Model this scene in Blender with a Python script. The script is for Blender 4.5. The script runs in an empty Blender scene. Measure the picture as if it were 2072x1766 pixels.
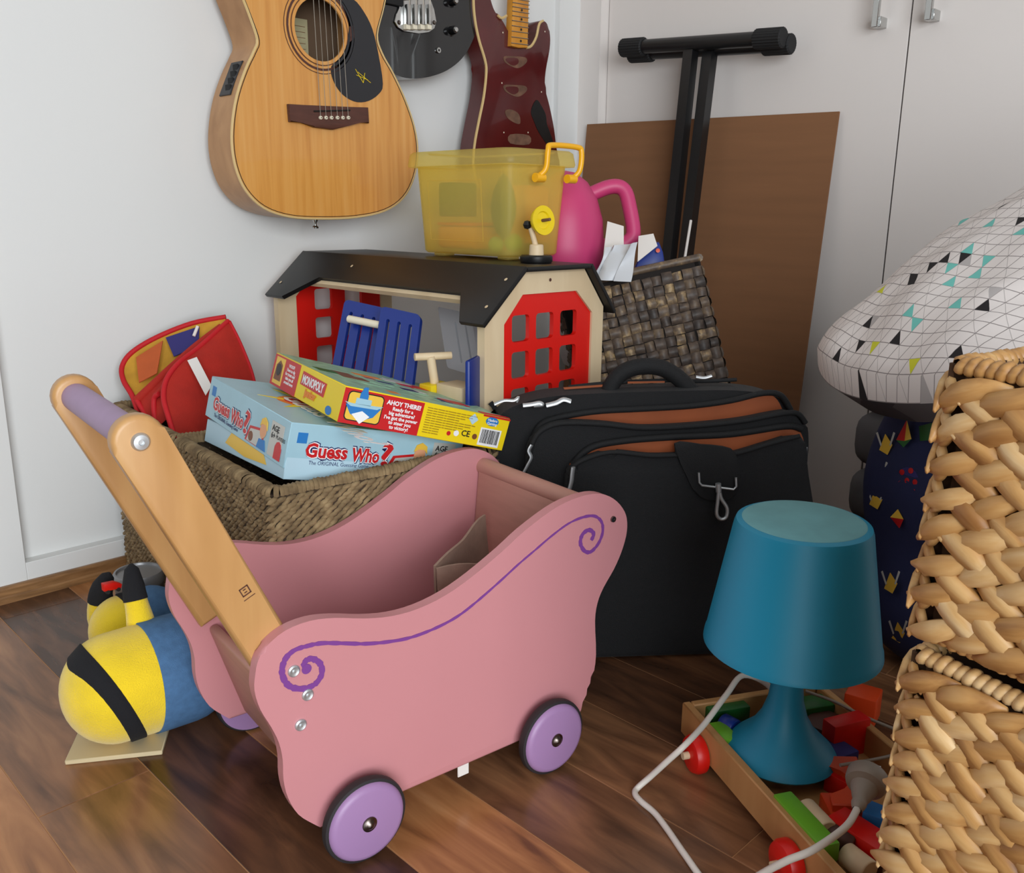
import bpy, bmesh, math, random
from mathutils import Vector as V, Matrix as MX
rnd = random.Random(7)
sc = bpy.context.scene
COL = sc.collection

# ------------------------------------------------------------------ camera
CAMH = 0.66
FPX, PITCH, YAW, ROLL = 1820.58, 0.247365, 0.788885, 0.0099
fw = V((math.cos(PITCH)*math.cos(YAW), math.cos(PITCH)*math.sin(YAW), -math.sin(PITCH)))
_r = V((math.sin(YAW), -math.cos(YAW), 0)); _u = _r.cross(fw)
rt = _r*math.cos(ROLL)+_u*math.sin(ROLL); up = _u*math.cos(ROLL)-_r*math.sin(ROLL)
CP = V((0, 0, CAMH))
cam = bpy.data.objects.new('camera', bpy.data.cameras.new('camera'))
COL.objects.link(cam)
cam.matrix_world = MX(((rt.x, up.x, -fw.x, 0), (rt.y, up.y, -fw.y, 0), (rt.z, up.z, -fw.z, CAMH), (0, 0, 0, 1)))
cam.data.sensor_fit = 'HORIZONTAL'; cam.data.sensor_width = 36.0
cam.data.lens = 36.0*FPX/2072.0
cam.data.clip_start = 0.02
sc.camera = cam

# ------------------------------------------------------------------ light
sc.view_settings.view_transform = 'Standard'
sc.view_settings.look = 'None'
sc.view_settings.gamma = 1.0
sc.view_settings.use_curve_mapping = False
sc.view_settings.exposure = 0.0
w = bpy.data.worlds.new('world'); sc.world = w; w.use_nodes = True
w.node_tree.nodes['Background'].inputs[0].default_value = (1.0, 0.96, 0.91, 1)
w.node_tree.nodes['Background'].inputs[1].default_value = 0.09
def area(name, loc, target, sx, sy, power, color):
    l = bpy.data.lights.new(name, 'AREA'); l.shape = 'RECTANGLE'; l.size = sx; l.size_y = sy
    l.energy = power; l.color = color
    o = bpy.data.objects.new(name, l); COL.objects.link(o); o.location = loc
    o.rotation_euler = (V(target)-V(loc)).to_track_quat('-Z', 'Y').to_euler()
    return o
area('window_light', (-0.95, -2.0, 1.05), (0.7, 1.3, 0.5), 2.4, 1.8, 126, (0.90, 0.955, 1.0))

# ------------------------------------------------------------------ pixel rays (photo frame 2072 x 1766) -> points in the room
def ray(x, y): return fw + rt*((x-1036)/FPX) - up*((y-883)/FPX)
def fl(x, y, z=0.0):
    d = ray(x, y); return CP + d*((z-CAMH)/d.z)
def yp(x, y, Y): d = ray(x, y); return CP + d*(Y/d.y)
def xp(x, y, X): d = ray(x, y); return CP + d*(X/d.x)
def dp(x, y, t): return CP + ray(x, y)*t

# ------------------------------------------------------------------ materials
def new_mat(name):
    m = bpy.data.materials.new(name); m.use_nodes = True
    return m, m.node_tree, m.node_tree.nodes['Principled BSDF']
def srgb(r, g, b):
    f = lambda c: (c/255/12.92) if c/255 <= .04045 else ((c/255+.055)/1.055)**2.4
    return (f(r), f(g), f(b), 1)
def N(nt, t, **kw):
    n = nt.nodes.new(t)
    for k, v in kw.items(): setattr(n, k, v)
    return n
def mat(name, rgb, rough=.5, metal=0, var=0.0, vscale=20, stretch=(1, 1, 1), bump=0, bscale=200, spec=.5, coat=0, sheen=0, emit=None):
    m, nt, b = new_mat(name)
    c = srgb(*rgb)
    b.inputs['Base Color'].default_value = c
    b.inputs['Roughness'].default_value = rough
    b.inputs['Metallic'].default_value = metal
    b.inputs['Specular IOR Level'].default_value = spec
    b.inputs['Coat Weight'].default_value = coat
    b.inputs['Sheen Weight'].default_value = sheen
    if var or bump:
        tc = N(nt, 'ShaderNodeTexCoord'); mp = N(nt, 'ShaderNodeMapping'); mp.inputs['Scale'].default_value = stretch
        nt.links.new(tc.outputs['Object'], mp.inputs['Vector'])
    if var:
        nz = N(nt, 'ShaderNodeTexNoise'); nz.inputs['Scale'].default_value = vscale; nz.inputs['Detail'].default_value = 5
        nt.links.new(mp.outputs['Vector'], nz.inputs['Vector'])
        cr = N(nt, 'ShaderNodeValToRGB')
        cr.color_ramp.elements[0].position = .3; cr.color_ramp.elements[1].position = .7
        cr.color_ramp.elements[0].color = (c[0]*(1-var), c[1]*(1-var), c[2]*(1-var), 1)
        cr.color_ramp.elements[1].color = (min(1, c[0]*(1+var)), min(1, c[1]*(1+var)), min(1, c[2]*(1+var)), 1)
        nt.links.new(nz.outputs['Fac'], cr.inputs['Fac']); nt.links.new(cr.outputs['Color'], b.inputs['Base Color'])
    if bump:
        n2 = N(nt, 'ShaderNodeTexNoise'); n2.inputs['Scale'].default_value = bscale
        bp = N(nt, 'ShaderNodeBump'); bp.inputs['Strength'].default_value = bump; bp.inputs['Distance'].default_value = .002
        nt.links.new(mp.outputs['Vector'], n2.inputs['Vector'])
        nt.links.new(n2.outputs['Fac'], bp.inputs['Height']); nt.links.new(bp.outputs['Normal'], b.inputs['Normal'])
    return m
def ramp_mat(name, stops, scale, stretch, rough=.4, detail=6, distort=.6, per_object=True, bump=0.0, coat=0, spec=.5):
    """grain: stretched noise through a colour ramp, shifted for each object"""
    m, nt, b = new_mat(name)
    tc = N(nt, 'ShaderNodeTexCoord'); mp = N(nt, 'ShaderNodeMapping'); mp.inputs['Scale'].default_value = stretch
    nt.links.new(tc.outputs['Object'], mp.inputs['Vector'])
    nz = N(nt, 'ShaderNodeTexNoise', noise_dimensions='4D'); nz.inputs['Scale'].default_value = scale
    nz.inputs['Detail'].default_value = detail; nz.inputs['Distortion'].default_value = distort
    nt.links.new(mp.outputs['Vector'], nz.inputs['Vector'])
    cr = N(nt, 'ShaderNodeValToRGB'); el = cr.color_ramp.elements
    while len(el) < len(stops): el.new(.5)
    for e, (p, c) in zip(el, stops): e.position = p; e.color = srgb(*c)
    fac = nz.outputs['Fac']
    if per_object:
        oi = N(nt, 'ShaderNodeObjectInfo'); mu = N(nt, 'ShaderNodeMath', operation='MULTIPLY'); mu.inputs[1].default_value = 37
        nt.links.new(oi.outputs['Random'], mu.inputs[0]); nt.links.new(mu.outputs[0], nz.inputs['W'])
        ms = N(nt, 'ShaderNodeMath', operation='MULTIPLY_ADD'); ms.inputs[1].default_value = per_object if per_object is not True else .16
        ms.inputs[2].default_value = -.5*ms.inputs[1].default_value
        nt.links.new(oi.outputs['Random'], ms.inputs[0])
        ad = N(nt, 'ShaderNodeMath', operation='ADD')
        nt.links.new(fac, ad.inputs[0]); nt.links.new(ms.outputs[0], ad.inputs[1]); fac = ad.outputs[0]
    nt.links.new(fac, cr.inputs['Fac']); nt.links.new(cr.outputs['Color'], b.inputs['Base Color'])
    b.inputs['Roughness'].default_value = rough; b.inputs['Coat Weight'].default_value = coat
    b.inputs['Specular IOR Level'].default_value = spec
    if bump:
        bp = N(nt, 'ShaderNodeBump'); bp.inputs['Strength'].default_value = bump; bp.inputs['Distance'].default_value = .002
        nt.links.new(nz.outputs['Fac'], bp.inputs['Height']); nt.links.new(bp.outputs['Normal'], b.inputs['Normal'])
    return m

M = {}
M['wall'] = mat('wall_paint', (226, 226, 224), .55, bump=.04, bscale=300)
M['door'] = mat('door_laminate', (226, 219, 214), .5, bump=.03, bscale=400)
M['gap'] = mat('shadow_gap', (60, 54, 50), .8)
M['floor_base'] = mat('floor_base', (186, 136, 92), .6)  # pale colour in the joints stands in for light caught on plank edges
def plank_mat(nm, stops): return ramp_mat(nm, stops, 6, (5, .8, 1), .25, 7, 1.0, .16)
M['plank_dark'] = plank_mat('floor_plank_dark', [(.28, (56, 36, 24)), (.44, (84, 55, 38)), (.58, (106, 70, 47)), (.76, (134, 90, 60))])
M['plank_mid'] = plank_mat('floor_plank_mid', [(.28, (84, 56, 38)), (.44, (120, 82, 56)), (.58, (144, 100, 68)), (.76, (170, 122, 84))])
M['plank_light'] = plank_mat('floor_plank_light', [(.26, (110, 70, 44)), (.42, (156, 104, 64)), (.58, (182, 126, 80)), (.76, (200, 146, 98))])
M['skirt'] = ramp_mat('skirting_wood', [(.3, (120, 84, 50)), (.7, (168, 124, 80))], 14, (1, 8, 8), .4, 5, .8)
M['chrome'] = mat('brushed_steel', (190, 190, 188), .22, 1)
M['steel'] = mat('zinc_bolt', (205, 208, 210), .42, .8)
M['darkmetal'] = mat('dark_bolt', (120, 110, 105), .3, 1)
M['pink'] = mat('pink_paint', (200, 135, 139), .42, var=.02, vscale=6)
M['pinkboard'] = mat('pink_board_worn', (184, 134, 120), .5, var=.06, vscale=14, stretch=(1, 1, 8))
M['purple'] = mat('purple_paint', (122, 62, 140), .5)
M['lilac'] = mat('lilac_paint', (160, 124, 168), .42)
M['lilacbar'] = mat('lilac_bar', (168, 140, 172), .5, var=.05, vscale=30)
M['tyre'] = mat('tyre_rubber', (38, 34, 36), .6)
M['beech'] = ramp_mat('beech_wood', [(.25, (172, 124, 72)), (.5, (192, 144, 90)), (.75, (206, 162, 106))], 22, (1, 1, .12), .38, 5, .5, .1)
M['pale'] = ramp_mat('pale_wood', [(.3, (212, 186, 148)), (.7, (228, 206, 170))], 20, (1, 1, .15), .5, 4, .5, .1)
M['red'] = mat('red_paint', (222, 24, 14), .38)
M['blue'] = mat('blue_paint', (16, 46, 128), .38)
M['yellow'] = mat('yellow_paint', (236, 204, 16), .4)
M['black'] = mat('black_paint', (17, 16, 16), .42, var=.2, vscale=30)
M['blackmetal'] = mat('black_powdercoat', (24, 24, 25), .36)
M['rubber'] = mat('black_rubber', (22, 22, 23), .75)
M['bagcloth'] = mat('black_ballistic_nylon', (11, 11, 14), .8, var=.12, vscale=40, bump=.5, bscale=900, sheen=.04)
M['bagtrim'] = mat('black_webbing', (13, 13, 15), .8, bump=.3, bscale=700)
M['orange_lining'] = mat('rust_lining', (150, 74, 32), .7, var=.12, vscale=16)
M['cardboard'] = mat('brown_cardboard', (134, 92, 60), .85, var=.05, vscale=4, stretch=(1, 1, 14), bump=.05)
M['teal'] = mat('teal_plastic', (8, 134, 168), .48, var=.03, vscale=5)
M['teal_dust'] = mat('dusty_teal', (104, 158, 164), .8, var=.08, vscale=30)
M['white_cord'] = mat('white_cord', (222, 216, 206), .45)
M['grey_plug'] = mat('grey_plug', (150, 140, 128), .5)
M['paper'] = mat('white_paper', (226, 220, 214), .8)
M['plasticbag'] = mat('white_plastic_bag', (206, 208, 212), .35)
M['magenta'] = mat('pink_plastic', (198, 60, 112), .45)
M['spruce'] = ramp_mat('spruce_top', [(.25, (196, 128, 56)), (.5, (214, 150, 74)), (.75, (222, 164, 92))], 9, (9, 1, .35), .28, 4, .4, 0, coat=.25)
M['maple_side'] = ramp_mat('guitar_side', [(.3, (160, 112, 64)), (.7, (190, 142, 92))], 12, (2, 2, 1), .35, 4, .4, 0)
M['binding'] = mat('cream_binding', (214, 184, 128), .4)
M['pickguard'] = mat('black_pickguard', (38, 38, 42), .45)
M['rosewood'] = mat('rosewood', (84, 48, 38), .5, var=.15, vscale=40, stretch=(1, 1, 6))
M['redwood'] = mat('dark_red_finish', (84, 22, 22), .22, var=.18, vscale=12, coat=.4)
M['rawwood'] = mat('scraped_wood', (110, 78, 60), .8, var=.35, vscale=60)
M['fretboard'] = ramp_mat('amber_maple', [(.3, (196, 126, 36)), (.7, (222, 156, 62))], 12, (4, 1, 1), .3, 4, .4, 0)
M['gloss_black'] = mat('gloss_black', (14, 14, 16), .12, coat=.5)
M['string'] = mat('steel_string', (170, 160, 146), .3, .9)
M['ivory'] = mat('ivory_plastic', (232, 222, 198), .4)
M['holeback'] = mat('sound_hole_inside', (96, 74, 54), .8)
M['labelpaper'] = mat('label_paper', (178, 168, 130), .8, var=.08, vscale=60)
M['redcloth'] = mat('red_fabric', (176, 34, 20), .85, var=.1, vscale=30, bump=.25, bscale=900)
M['redtrim'] = mat('red_binding_tape', (196, 16, 28), .7)
M['gold_cloth'] = mat('gold_fabric', (196, 146, 44), .85, var=.15, vscale=30)
M['rust_cloth'] = mat('rust_fabric', (188, 88, 40), .85, var=.1, vscale=30)
M['navy_cloth'] = mat('navy_fabric', (48, 44, 110), .8)
M['seagrass'] = ramp_mat('seagrass', [(.25, (90, 72, 48)), (.5, (128, 106, 74)), (.75, (164, 140, 102))], 60, (1, 1, 1), .85, 3, .2, 0)
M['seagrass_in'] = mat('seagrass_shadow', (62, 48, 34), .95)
M['hyacinth'] = ramp_mat('water_hyacinth', [(.2, (140, 92, 46)), (.45, (190, 142, 84)), (.6, (206, 164, 108)), (.8, (224, 192, 144))], 24, (3, .5, 3), .45, 4, .5, .34, bump=.35)
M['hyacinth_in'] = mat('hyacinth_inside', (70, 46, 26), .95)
M['banana'] = ramp_mat('banana_leaf', [(.2, (50, 41, 36)), (.5, (84, 69, 58)), (.7, (112, 92, 70)), (.85, (172, 144, 102))], 90, (1, .3, 1), .5, 4, .3, .5, bump=.3)
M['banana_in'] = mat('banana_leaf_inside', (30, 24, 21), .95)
M['plush_yellow'] = mat('yellow_plush', (240, 206, 28), .95, var=.08, vscale=24, bump=.6, bscale=700, sheen=.4)
M['denim'] = mat('denim', (70, 108, 148), .9, var=.12, vscale=120, bump=.4, bscale=900)
M['plush_black'] = mat('black_felt', (20, 20, 24), .95, bump=.3, bscale=500)
M['mdf'] = mat('pale_board', (202, 184, 146), .7, var=.04, vscale=10)
M['gwblue'] = mat('light_blue_card', (160, 198, 212), .4, var=.06, vscale=14)
M['gwpale'] = mat('pale_blue_card', (178, 208, 222), .45)
M['mred'] = mat('print_red', (196, 30, 34), .4)
M['myellow'] = mat('print_yellow', (238, 208, 20), .4)
M['mgold'] = mat('print_gold', (234, 190, 70), .4)
M['mgreen'] = mat('print_green', (150, 190, 160), .4, var=.3, vscale=60)
M['pwhite'] = mat('print_white', (236, 236, 236), .45)
M['pnavy'] = mat('print_navy', (30, 36, 92), .45)
M['pblack'] = mat('print_black', (28, 26, 26), .45)
M['pblue'] = mat('print_blue', (40, 120, 190), .45)
M['pskin'] = mat('print_skin', (222, 160, 118), .45)
M['porange'] = mat('print_orange', (232, 130, 40), .45)
M['pgrey'] = mat('print_grey', (196, 196, 190), .45)
M['pbrown'] = mat('print_brown', (120, 70, 40), .45)
M['lime'] = mat('lime_paint', (110, 180, 40), .4)
M['green'] = mat('green_paint', (26, 96, 36), .4)
M['orange'] = mat('orange_paint', (216, 70, 24), .42)
M['beige_felt'] = mat('taupe_felt', (150, 122, 106), .95, var=.08, vscale=60, bump=.3)
M['grey_cloth'] = mat('grey_fabric', (96, 94, 96), .9, var=.25, vscale=20)
M['greytin'] = mat('grey_metal_paint', (150, 150, 152), .35, .5)
M['sponge'] = mat('orange_plastic', (226, 150, 70), .5)
M['leafgreen'] = mat('dark_green_plastic', (26, 60, 34), .5)
M['yhandle'] = mat('amber_plastic', (242, 176, 18), .32)
M['cratewood'] = mat('plain_crate', (120, 96, 70), .7)

def tub_mat():
    m, nt, b = new_mat('translucent_yellow_plastic')
    b.inputs['Base Color'].default_value = srgb(250, 236, 150); b.inputs['Roughness'].default_value = .3
    tr = N(nt, 'ShaderNodeBsdfTransparent'); tr.inputs['Color'].default_value = srgb(255, 246, 200)
    tl = N(nt, 'ShaderNodeBsdfTranslucent'); tl.inputs['Color'].default_value = srgb(250, 234, 140)
    mx1 = N(nt, 'ShaderNodeMixShader'); mx1.inputs[0].default_value = .5
    mx = N(nt, 'ShaderNodeMixShader'); mx.inputs[0].default_value = .63
    nt.links.new(b.outputs[0], mx1.inputs[1]); nt.links.new(tl.outputs[0], mx1.inputs[2])
    nt.links.new(mx1.outputs[0], mx.inputs[1]); nt.links.new(tr.outputs[0], mx.inputs[2])
    nt.links.new(mx.outputs[0], nt.nodes['Material Output'].inputs[0])
    return m
M['tub'] = tub_mat()

def pillow_mat():
    """printed triangle lattice on white cotton, in the cloth's own UVs"""
    m, nt, b = new_mat('triangle_print_cotton'); L = nt.links.new
    uv = N(nt, 'ShaderNodeUVMap'); sep = N(nt, 'ShaderNodeSeparateXYZ'); L(uv.outputs[0], sep.inputs[0])
    def mth(op, a, c=None, cc=None):
        n = N(nt, 'ShaderNodeMath', operation=op)
        for i, v in enumerate((a, c, cc)):
            if v is None: continue
            if isinstance(v, (int, float)): n.inputs[i].default_value = v
            else: L(v, n.inputs[i])
        return n.outputs[0]
    p = mth('MULTIPLY', sep.outputs[0], 34.0)
    q = mth('MULTIPLY', sep.outputs[1], 22.0)
    fp, fq = mth('FRACT', p), mth('FRACT', q)
    def line(f, wd): return mth('ADD', mth('LESS_THAN', f, wd), mth('GREATER_THAN', f, 1-wd))
    s = mth('FRACT', mth('MULTIPLY', mth('ADD', p, q), .5))
    lines = mth('MAXIMUM', mth('MAXIMUM', line(fp, .03), line(fq, .03)), mth('MULTIPLY', line(s, .012), .6))
    half = mth('GREATER_THAN', mth('ADD', fp, fq), 1.0)
    cmb = N(nt, 'ShaderNodeCombineXYZ'); L(mth('FLOOR', p), cmb.inputs[0]); L(mth('FLOOR', q), cmb.inputs[1]); L(half, cmb.inputs[2])
    wn = N(nt, 'ShaderNodeTexWhiteNoise'); L(cmb.outputs[0], wn.inputs[0])
    blk = mth('GREATER_THAN', wn.outputs[0], .972)
    teal = mth('MULTIPLY', mth('GREATER_THAN', wn.outputs[0], .935), mth('LESS_THAN', wn.outputs[0], .947))
    yel = mth('MULTIPLY', mth('GREATER_THAN', wn.outputs[0], .928), mth('LESS_THAN', wn.outputs[0], .934))
    gry = mth('MULTIPLY', mth('GREATER_THAN', wn.outputs[0], .9), mth('LESS_THAN', wn.outputs[0], .925))
    col = None
    def mix(fac, prev, c):
        n = N(nt, 'ShaderNodeMix', data_type='RGBA'); L(fac, n.inputs['Factor'])
        if isinstance(prev, tuple): n.inputs['A'].default_value = prev
        else: L(prev, n.inputs['A'])
        n.inputs['B'].default_value = c; return n.outputs['Result']
    col = mix(lines, srgb(222, 214, 210), srgb(140, 132, 130))
    col = mix(gry, col, srgb(176, 170, 168)); col = mix(blk, col, srgb(28, 24, 26))
    col = mix(teal, col, srgb(110, 190, 180)); col = mix(yel, col, srgb(206, 206, 50))
    L(col, b.inputs['Base Color']); b.inputs['Roughness'].default_value = .85
    return m
M['pillow'] = pillow_mat()
def under_mat():
    m, nt, b = new_mat('grey_geometric_cotton'); L = nt.links.new
    tc = N(nt, 'ShaderNodeTexCoord'); vo = N(nt, 'ShaderNodeTexVoronoi', distance='CHEBYCHEV'); vo.inputs['Scale'].default_value = 11
    L(tc.outputs['Object'], vo.inputs['Vector'])
    cr = N(nt, 'ShaderNodeValToRGB'); cr.color_ramp.interpolation = 'CONSTANT'
    for e, (p, c) in zip([cr.color_ramp.elements[0], cr.color_ramp.elements[1], cr.color_ramp.elements.new(.7)], [(0, (100, 98, 100)), (.4, (150, 146, 146)), (.7, (70, 68, 72))]):
        e.position = p; e.color = srgb(*c)
    sp = N(nt, 'ShaderNodeSeparateColor'); L(vo.outputs['Color'], sp.inputs[0]); L(sp.outputs[0], cr.inputs[0]); L(cr.outputs[0], b.inputs['Base Color'])
    b.inputs['Roughness'].default_value = .9
    return m
M['pillow_under'] = under_mat()
M['navy_print'] = mat('navy_cotton', (26, 32, 72), .85, var=.1, vscale=12, bump=.2, bscale=600)

# ------------------------------------------------------------------ mesh helpers
def link(name, me, m=None, parent=None, smooth=False):
    o = bpy.data.objects.new(name, me); COL.objects.link(o)
    if m is not None and not me.materials: me.materials.append(M[m] if isinstance(m, str) else m)
    if parent is not None: o.parent = parent
    if smooth:
        for p in me.polygons: p.use_smooth = True
    return o
def finish(name, bm, m, parent=None, smooth=False, angle=None):
    bmesh.ops.recalc_face_normals(bm, faces=bm.faces)
    me = bpy.data.meshes.new(name); bm.to_mesh(me); bm.free()
    o = link(name, me, m, parent, smooth or angle is not None)
    if angle is not None: me.set_sharp_from_angle(angle=math.radians(angle))
    return o
def bm_box(bm, lo, hi, bev=0, seg=2, mx=None):
    r = bmesh.ops.create_cube(bm, size=1)
    c = [(lo[i]+hi[i])/2 for i in range(3)]; s = [hi[i]-lo[i] for i in range(3)]
    for v in r['verts']: v.co = V((v.co.x*s[0]+c[0], v.co.y*s[1]+c[1], v.co.z*s[2]+c[2]))
    vs = r['verts']
    if bev:
        es = list({e for v in vs for e in v.link_edges})
        rr = bmesh.ops.bevel(bm, geom=es, offset=bev, segments=seg, profile=.5, affect='EDGES')
        vs = list({v for f in rr['faces'] for v in f.verts} | {v for v in vs if v.is_valid})
    if mx is not None:
        for v in vs: v.co = mx @ v.co
    return vs
def box(name, lo, hi, m, parent=None, bev=0, seg=2, mx=None):
    bm = bmesh.new(); bm_box(bm, lo, hi, bev, seg)
    if mx is not None: bmesh.ops.transform(bm, matrix=mx, verts=bm.verts)
    return finish(name, bm, m, parent, angle=40 if bev else None)
def bm_tube(bm, pts, rad, seg=10, caps=True, flat=1.0):
    pts = [V(p) for p in pts]; n = len(pts)
    rads = rad if isinstance(rad, (list, tuple)) else [rad]*n
    rings = []; prev = None
    for i, p in enumerate(pts):
        t = (pts[min(i+1, n-1)]-pts[max(i-1, 0)]).normalized()
        if prev is None:
            a = t.orthogonal().normalized()
        else:
            a = prev - t*prev.dot(t)
            a = a.normalized() if a.length > 1e-6 else t.orthogonal().normalized()
        prev = a; b = t.cross(a)
        rings.append([bm.verts.new(p + (a*math.cos(2*math.pi*k/seg)+b*math.sin(2*math.pi*k/seg)*flat)*rads[i]) for k in range(seg)])
    for i in range(n-1):
        for k in range(seg):
            bm.faces.new((rings[i][k], rings[i][(k+1) % seg], rings[i+1][(k+1) % seg], rings[i+1][k]))
    if caps:
        bm.faces.new(rings[0][::-1]); bm.faces.new(rings[-1])
def tube(name, pts, rad, m, parent=None, seg=10, caps=True, flat=1.0):
    bm = bmesh.new(); bm_tube(bm, pts, rad, seg, caps, flat)
    return finish(name, bm, m, parent, angle=50)
def cyl(name, p0, p1, r, m, parent=None, seg=24, bev=0):
    p0, p1 = V(p0), V(p1)
    if bev:
        d = (p1-p0).normalized()
        return tube(name, [p0, p0+d*bev*.01, p0+d*bev, p1-d*bev, p1-d*bev*.01, p1], [r-bev, r-bev*.9, r, r, r-bev*.9, r-bev], m, parent, seg)
    return tube(name, [p0, p1], r, m, parent, seg)
def lathe(name, prof, m, parent=None, seg=40, mx=None, angle=40):
    bm = bmesh.new(); rings = []
    for r, z in prof:
        if r < 1e-6: rings.append([bm.verts.new((0, 0, z))])
        else: rings.append([bm.verts.new((r*math.cos(2*math.pi*k/seg), r*math.sin(2*math.pi*k/seg), z)) for k in range(seg)])
    for a, b in zip(rings, rings[1:]):
        for k in range(seg):
            k2 = (k+1) % seg
            if len(a) == 1 and len(b) == 1: continue
            if len(a) == 1: bm.faces.new((a[0], b[k2], b[k]))
            elif len(b) == 1: bm.faces.new((a[k], a[k2], b[0]))
            else: bm.faces.new((a[k], a[k2], b[k2], b[k]))
    if mx is not None: bmesh.ops.transform(bm, matrix=mx, verts=bm.verts)
    return finish(name, bm, m, parent, angle=angle)
def smooth_closed(pts, n=4):
    """Catmull-Rom through a closed outline"""
    out = []; L = len(pts)
    for i in range(L):
        p0, p1, p2, p3 = (V(pts[(i+k-1) % L]) for k in range(4))
        for j in range(n):
            t = j/n
            out.append(.5*((2*p1)+(p2-p0)*t+(2*p0-5*p1+4*p2-p3)*t*t+(3*p1-p0-3*p2+p3)*t**3))
    return out
def smooth_open(pts, n=6):
    out = []; L = len(pts)
    for i in range(L-1):
        p0, p1, p2, p3 = V(pts[max(i-1, 0)]), V(pts[i]), V(pts[i+1]), V(pts[min(i+2, L-1)])
        for j in range(n):
            t = j/n
            out.append(.5*((2*p1)+(p2-p0)*t+(2*p0-5*p1+4*p2-p3)*t*t+(3*p1-p0-3*p2+p3)*t**3))
    out.append(V(pts[-1])); return out
def prism(name, front, off, m, parent=None, bev=0, seg=2):
    """closed outline of 3-D points extruded by off"""
    bm = bmesh.new(); off = V(off)
    a = [bm.verts.new(V(p)) for p in front]; b = [bm.verts.new(V(p)+off) for p in front]
    f1 = bm.faces.new(a); f2 = bm.faces.new(b[::-1]); n = len(a)
    for i in range(n): bm.faces.new((a[i], b[i], b[(i+1) % n], a[(i+1) % n]))
    if bev:
        es = list(f1.edges)+list(f2.edges)
        bmesh.ops.bevel(bm, geom=es, offset=bev, segments=seg, profile=.5, affect='EDGES')
    return finish(name, bm, m, parent, angle=35)
def holed(name, outer, holes, org, ex, ey, thick, m, parent=None):
    """flat board with cut-outs: 2-D loops (x, y) on the plane org + x ex + y ey, thickness along ex x ey"""
    bm = bmesh.new(); nz = V(ex).cross(V(ey)).normalized()
    def loop(pts):
        vs = [bm.verts.new((x, y, 0)) for x, y in pts]
        return [bm.edges.new((vs[i], vs[(i+1) % len(vs)])) for i in range(len(vs))]
    es = loop(outer)
    for h in holes: es += loop(h)
    bmesh.ops.triangle_fill(bm, use_beauty=True, edges=es)
    r = bmesh.ops.extrude_face_region(bm, geom=list(bm.faces))
    for v in [g for g in r['geom'] if isinstance(g, bmesh.types.BMVert)]: v.co.z = thick
    o_, x_, y_ = V(org), V(ex), V(ey)
    for v in bm.verts: v.co = o_ + x_*v.co.x + y_*v.co.y + nz*v.co.z
    return finish(name, bm, m, parent, angle=35)
def rrect(x0, y0, x1, y1, r, n=4):
    out = []
    for cx_, cy_, a0 in ((x1-r, y1-r, 0), (x0+r, y1-r, 90), (x0+r, y0+r, 180), (x1-r, y0+r, 270)):
        for k in range(n+1):
            a = math.radians(a0+90*k/n); out.append((cx_+r*math.cos(a), cy_+r*math.sin(a)))
    return out
def empty(name, loc=(0, 0, 0), rz=0, mx=None):
    o = bpy.data.objects.new(name, None); COL.objects.link(o); o.empty_display_size = .05
    if mx is not None: o.matrix_world = mx
    else: o.location = loc; o.rotation_euler = (0, 0, rz)
    return o
def tag(o, label, cat, group=None, kind=None):
    o['label'] = label; o['category'] = cat
    if group: o['group'] = group
    if kind: o['kind'] = kind
    return o
def struct(o): o['kind'] = 'structure'; return o
def thing(name, label, cat, loc=(0, 0, 0), rz=0, mx=None, group=None):
    return tag(empty(name, loc, rz, mx), label, cat, group)
def frame(org, ex, ey, ez=None):
    ex, ey = V(ex).normalized(), V(ey); ez = V(ez) if ez is not None else ex.cross(ey)
    ez.normalize(); ey = ez.cross(ex)
    o = V(org)
    return MX(((ex.x, ey.x, ez.x, o.x), (ex.y, ey.y, ez.y, o.y), (ex.z, ey.z, ez.z, o.z), (0, 0, 0, 1)))
def text(name, body, org, ex, ey, size, m, parent, bold=0, ext=.0002, align='LEFT', spacing=1.0, width=None, lspace=.9):
    cu = bpy.data.curves.new(name, 'FONT'); cu.body = body; cu.size = size; cu.extrude = ext; cu.offset = bold
    cu.align_x = align; cu.resolution_u = 2; cu.space_character = spacing; cu.space_line = lspace
    t = bpy.data.objects.new(name, cu); COL.objects.link(t)
    me = bpy.data.meshes.new_from_object(t.evaluated_get(bpy.context.evaluated_depsgraph_get()))
    bpy.data.objects.remove(t); bpy.data.curves.remove(cu)
    if width:
        xs = [v.co.x for v in me.vertices]; s = width/(max(xs)-min(xs)); x0 = min(xs)
        for v in me.vertices: v.co.x = (v.co.x-x0)*s
    me.transform(frame(org, ex, ey)); me.materials.clear()
    return link(name, me, m, parent)
def patch(name, pts, org, ex, ey, m, parent, h=.0003):
    """flat printed shape: 2-D outline laid on a face"""
    o_, x_, y_ = V(org), V(ex).normalized(), V(ey).normalized(); nz = x_.cross(y_)
    return prism(name, [o_+x_*a+y_*b+nz*h for a, b in pts], nz*(-h*.6), m, parent)
def rect(x0, y0, x1, y1): return [(x0, y0), (x1, y0), (x1, y1), (x0, y1)]
def circ(cx_, cy_, r, n=20, ry=None): return [(cx_+r*math.cos(2*math.pi*k/n), cy_+(ry or r)*math.sin(2*math.pi*k/n)) for k in range(n)]
def copy_child(src, parent, name=None):
    c = src.copy(); COL.objects.link(c); c.parent = parent
    return c

# ================================================================== THE ROOM
WY, WX = 1.632, 1.8735          # guitar wall, cupboard door plane
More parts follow.
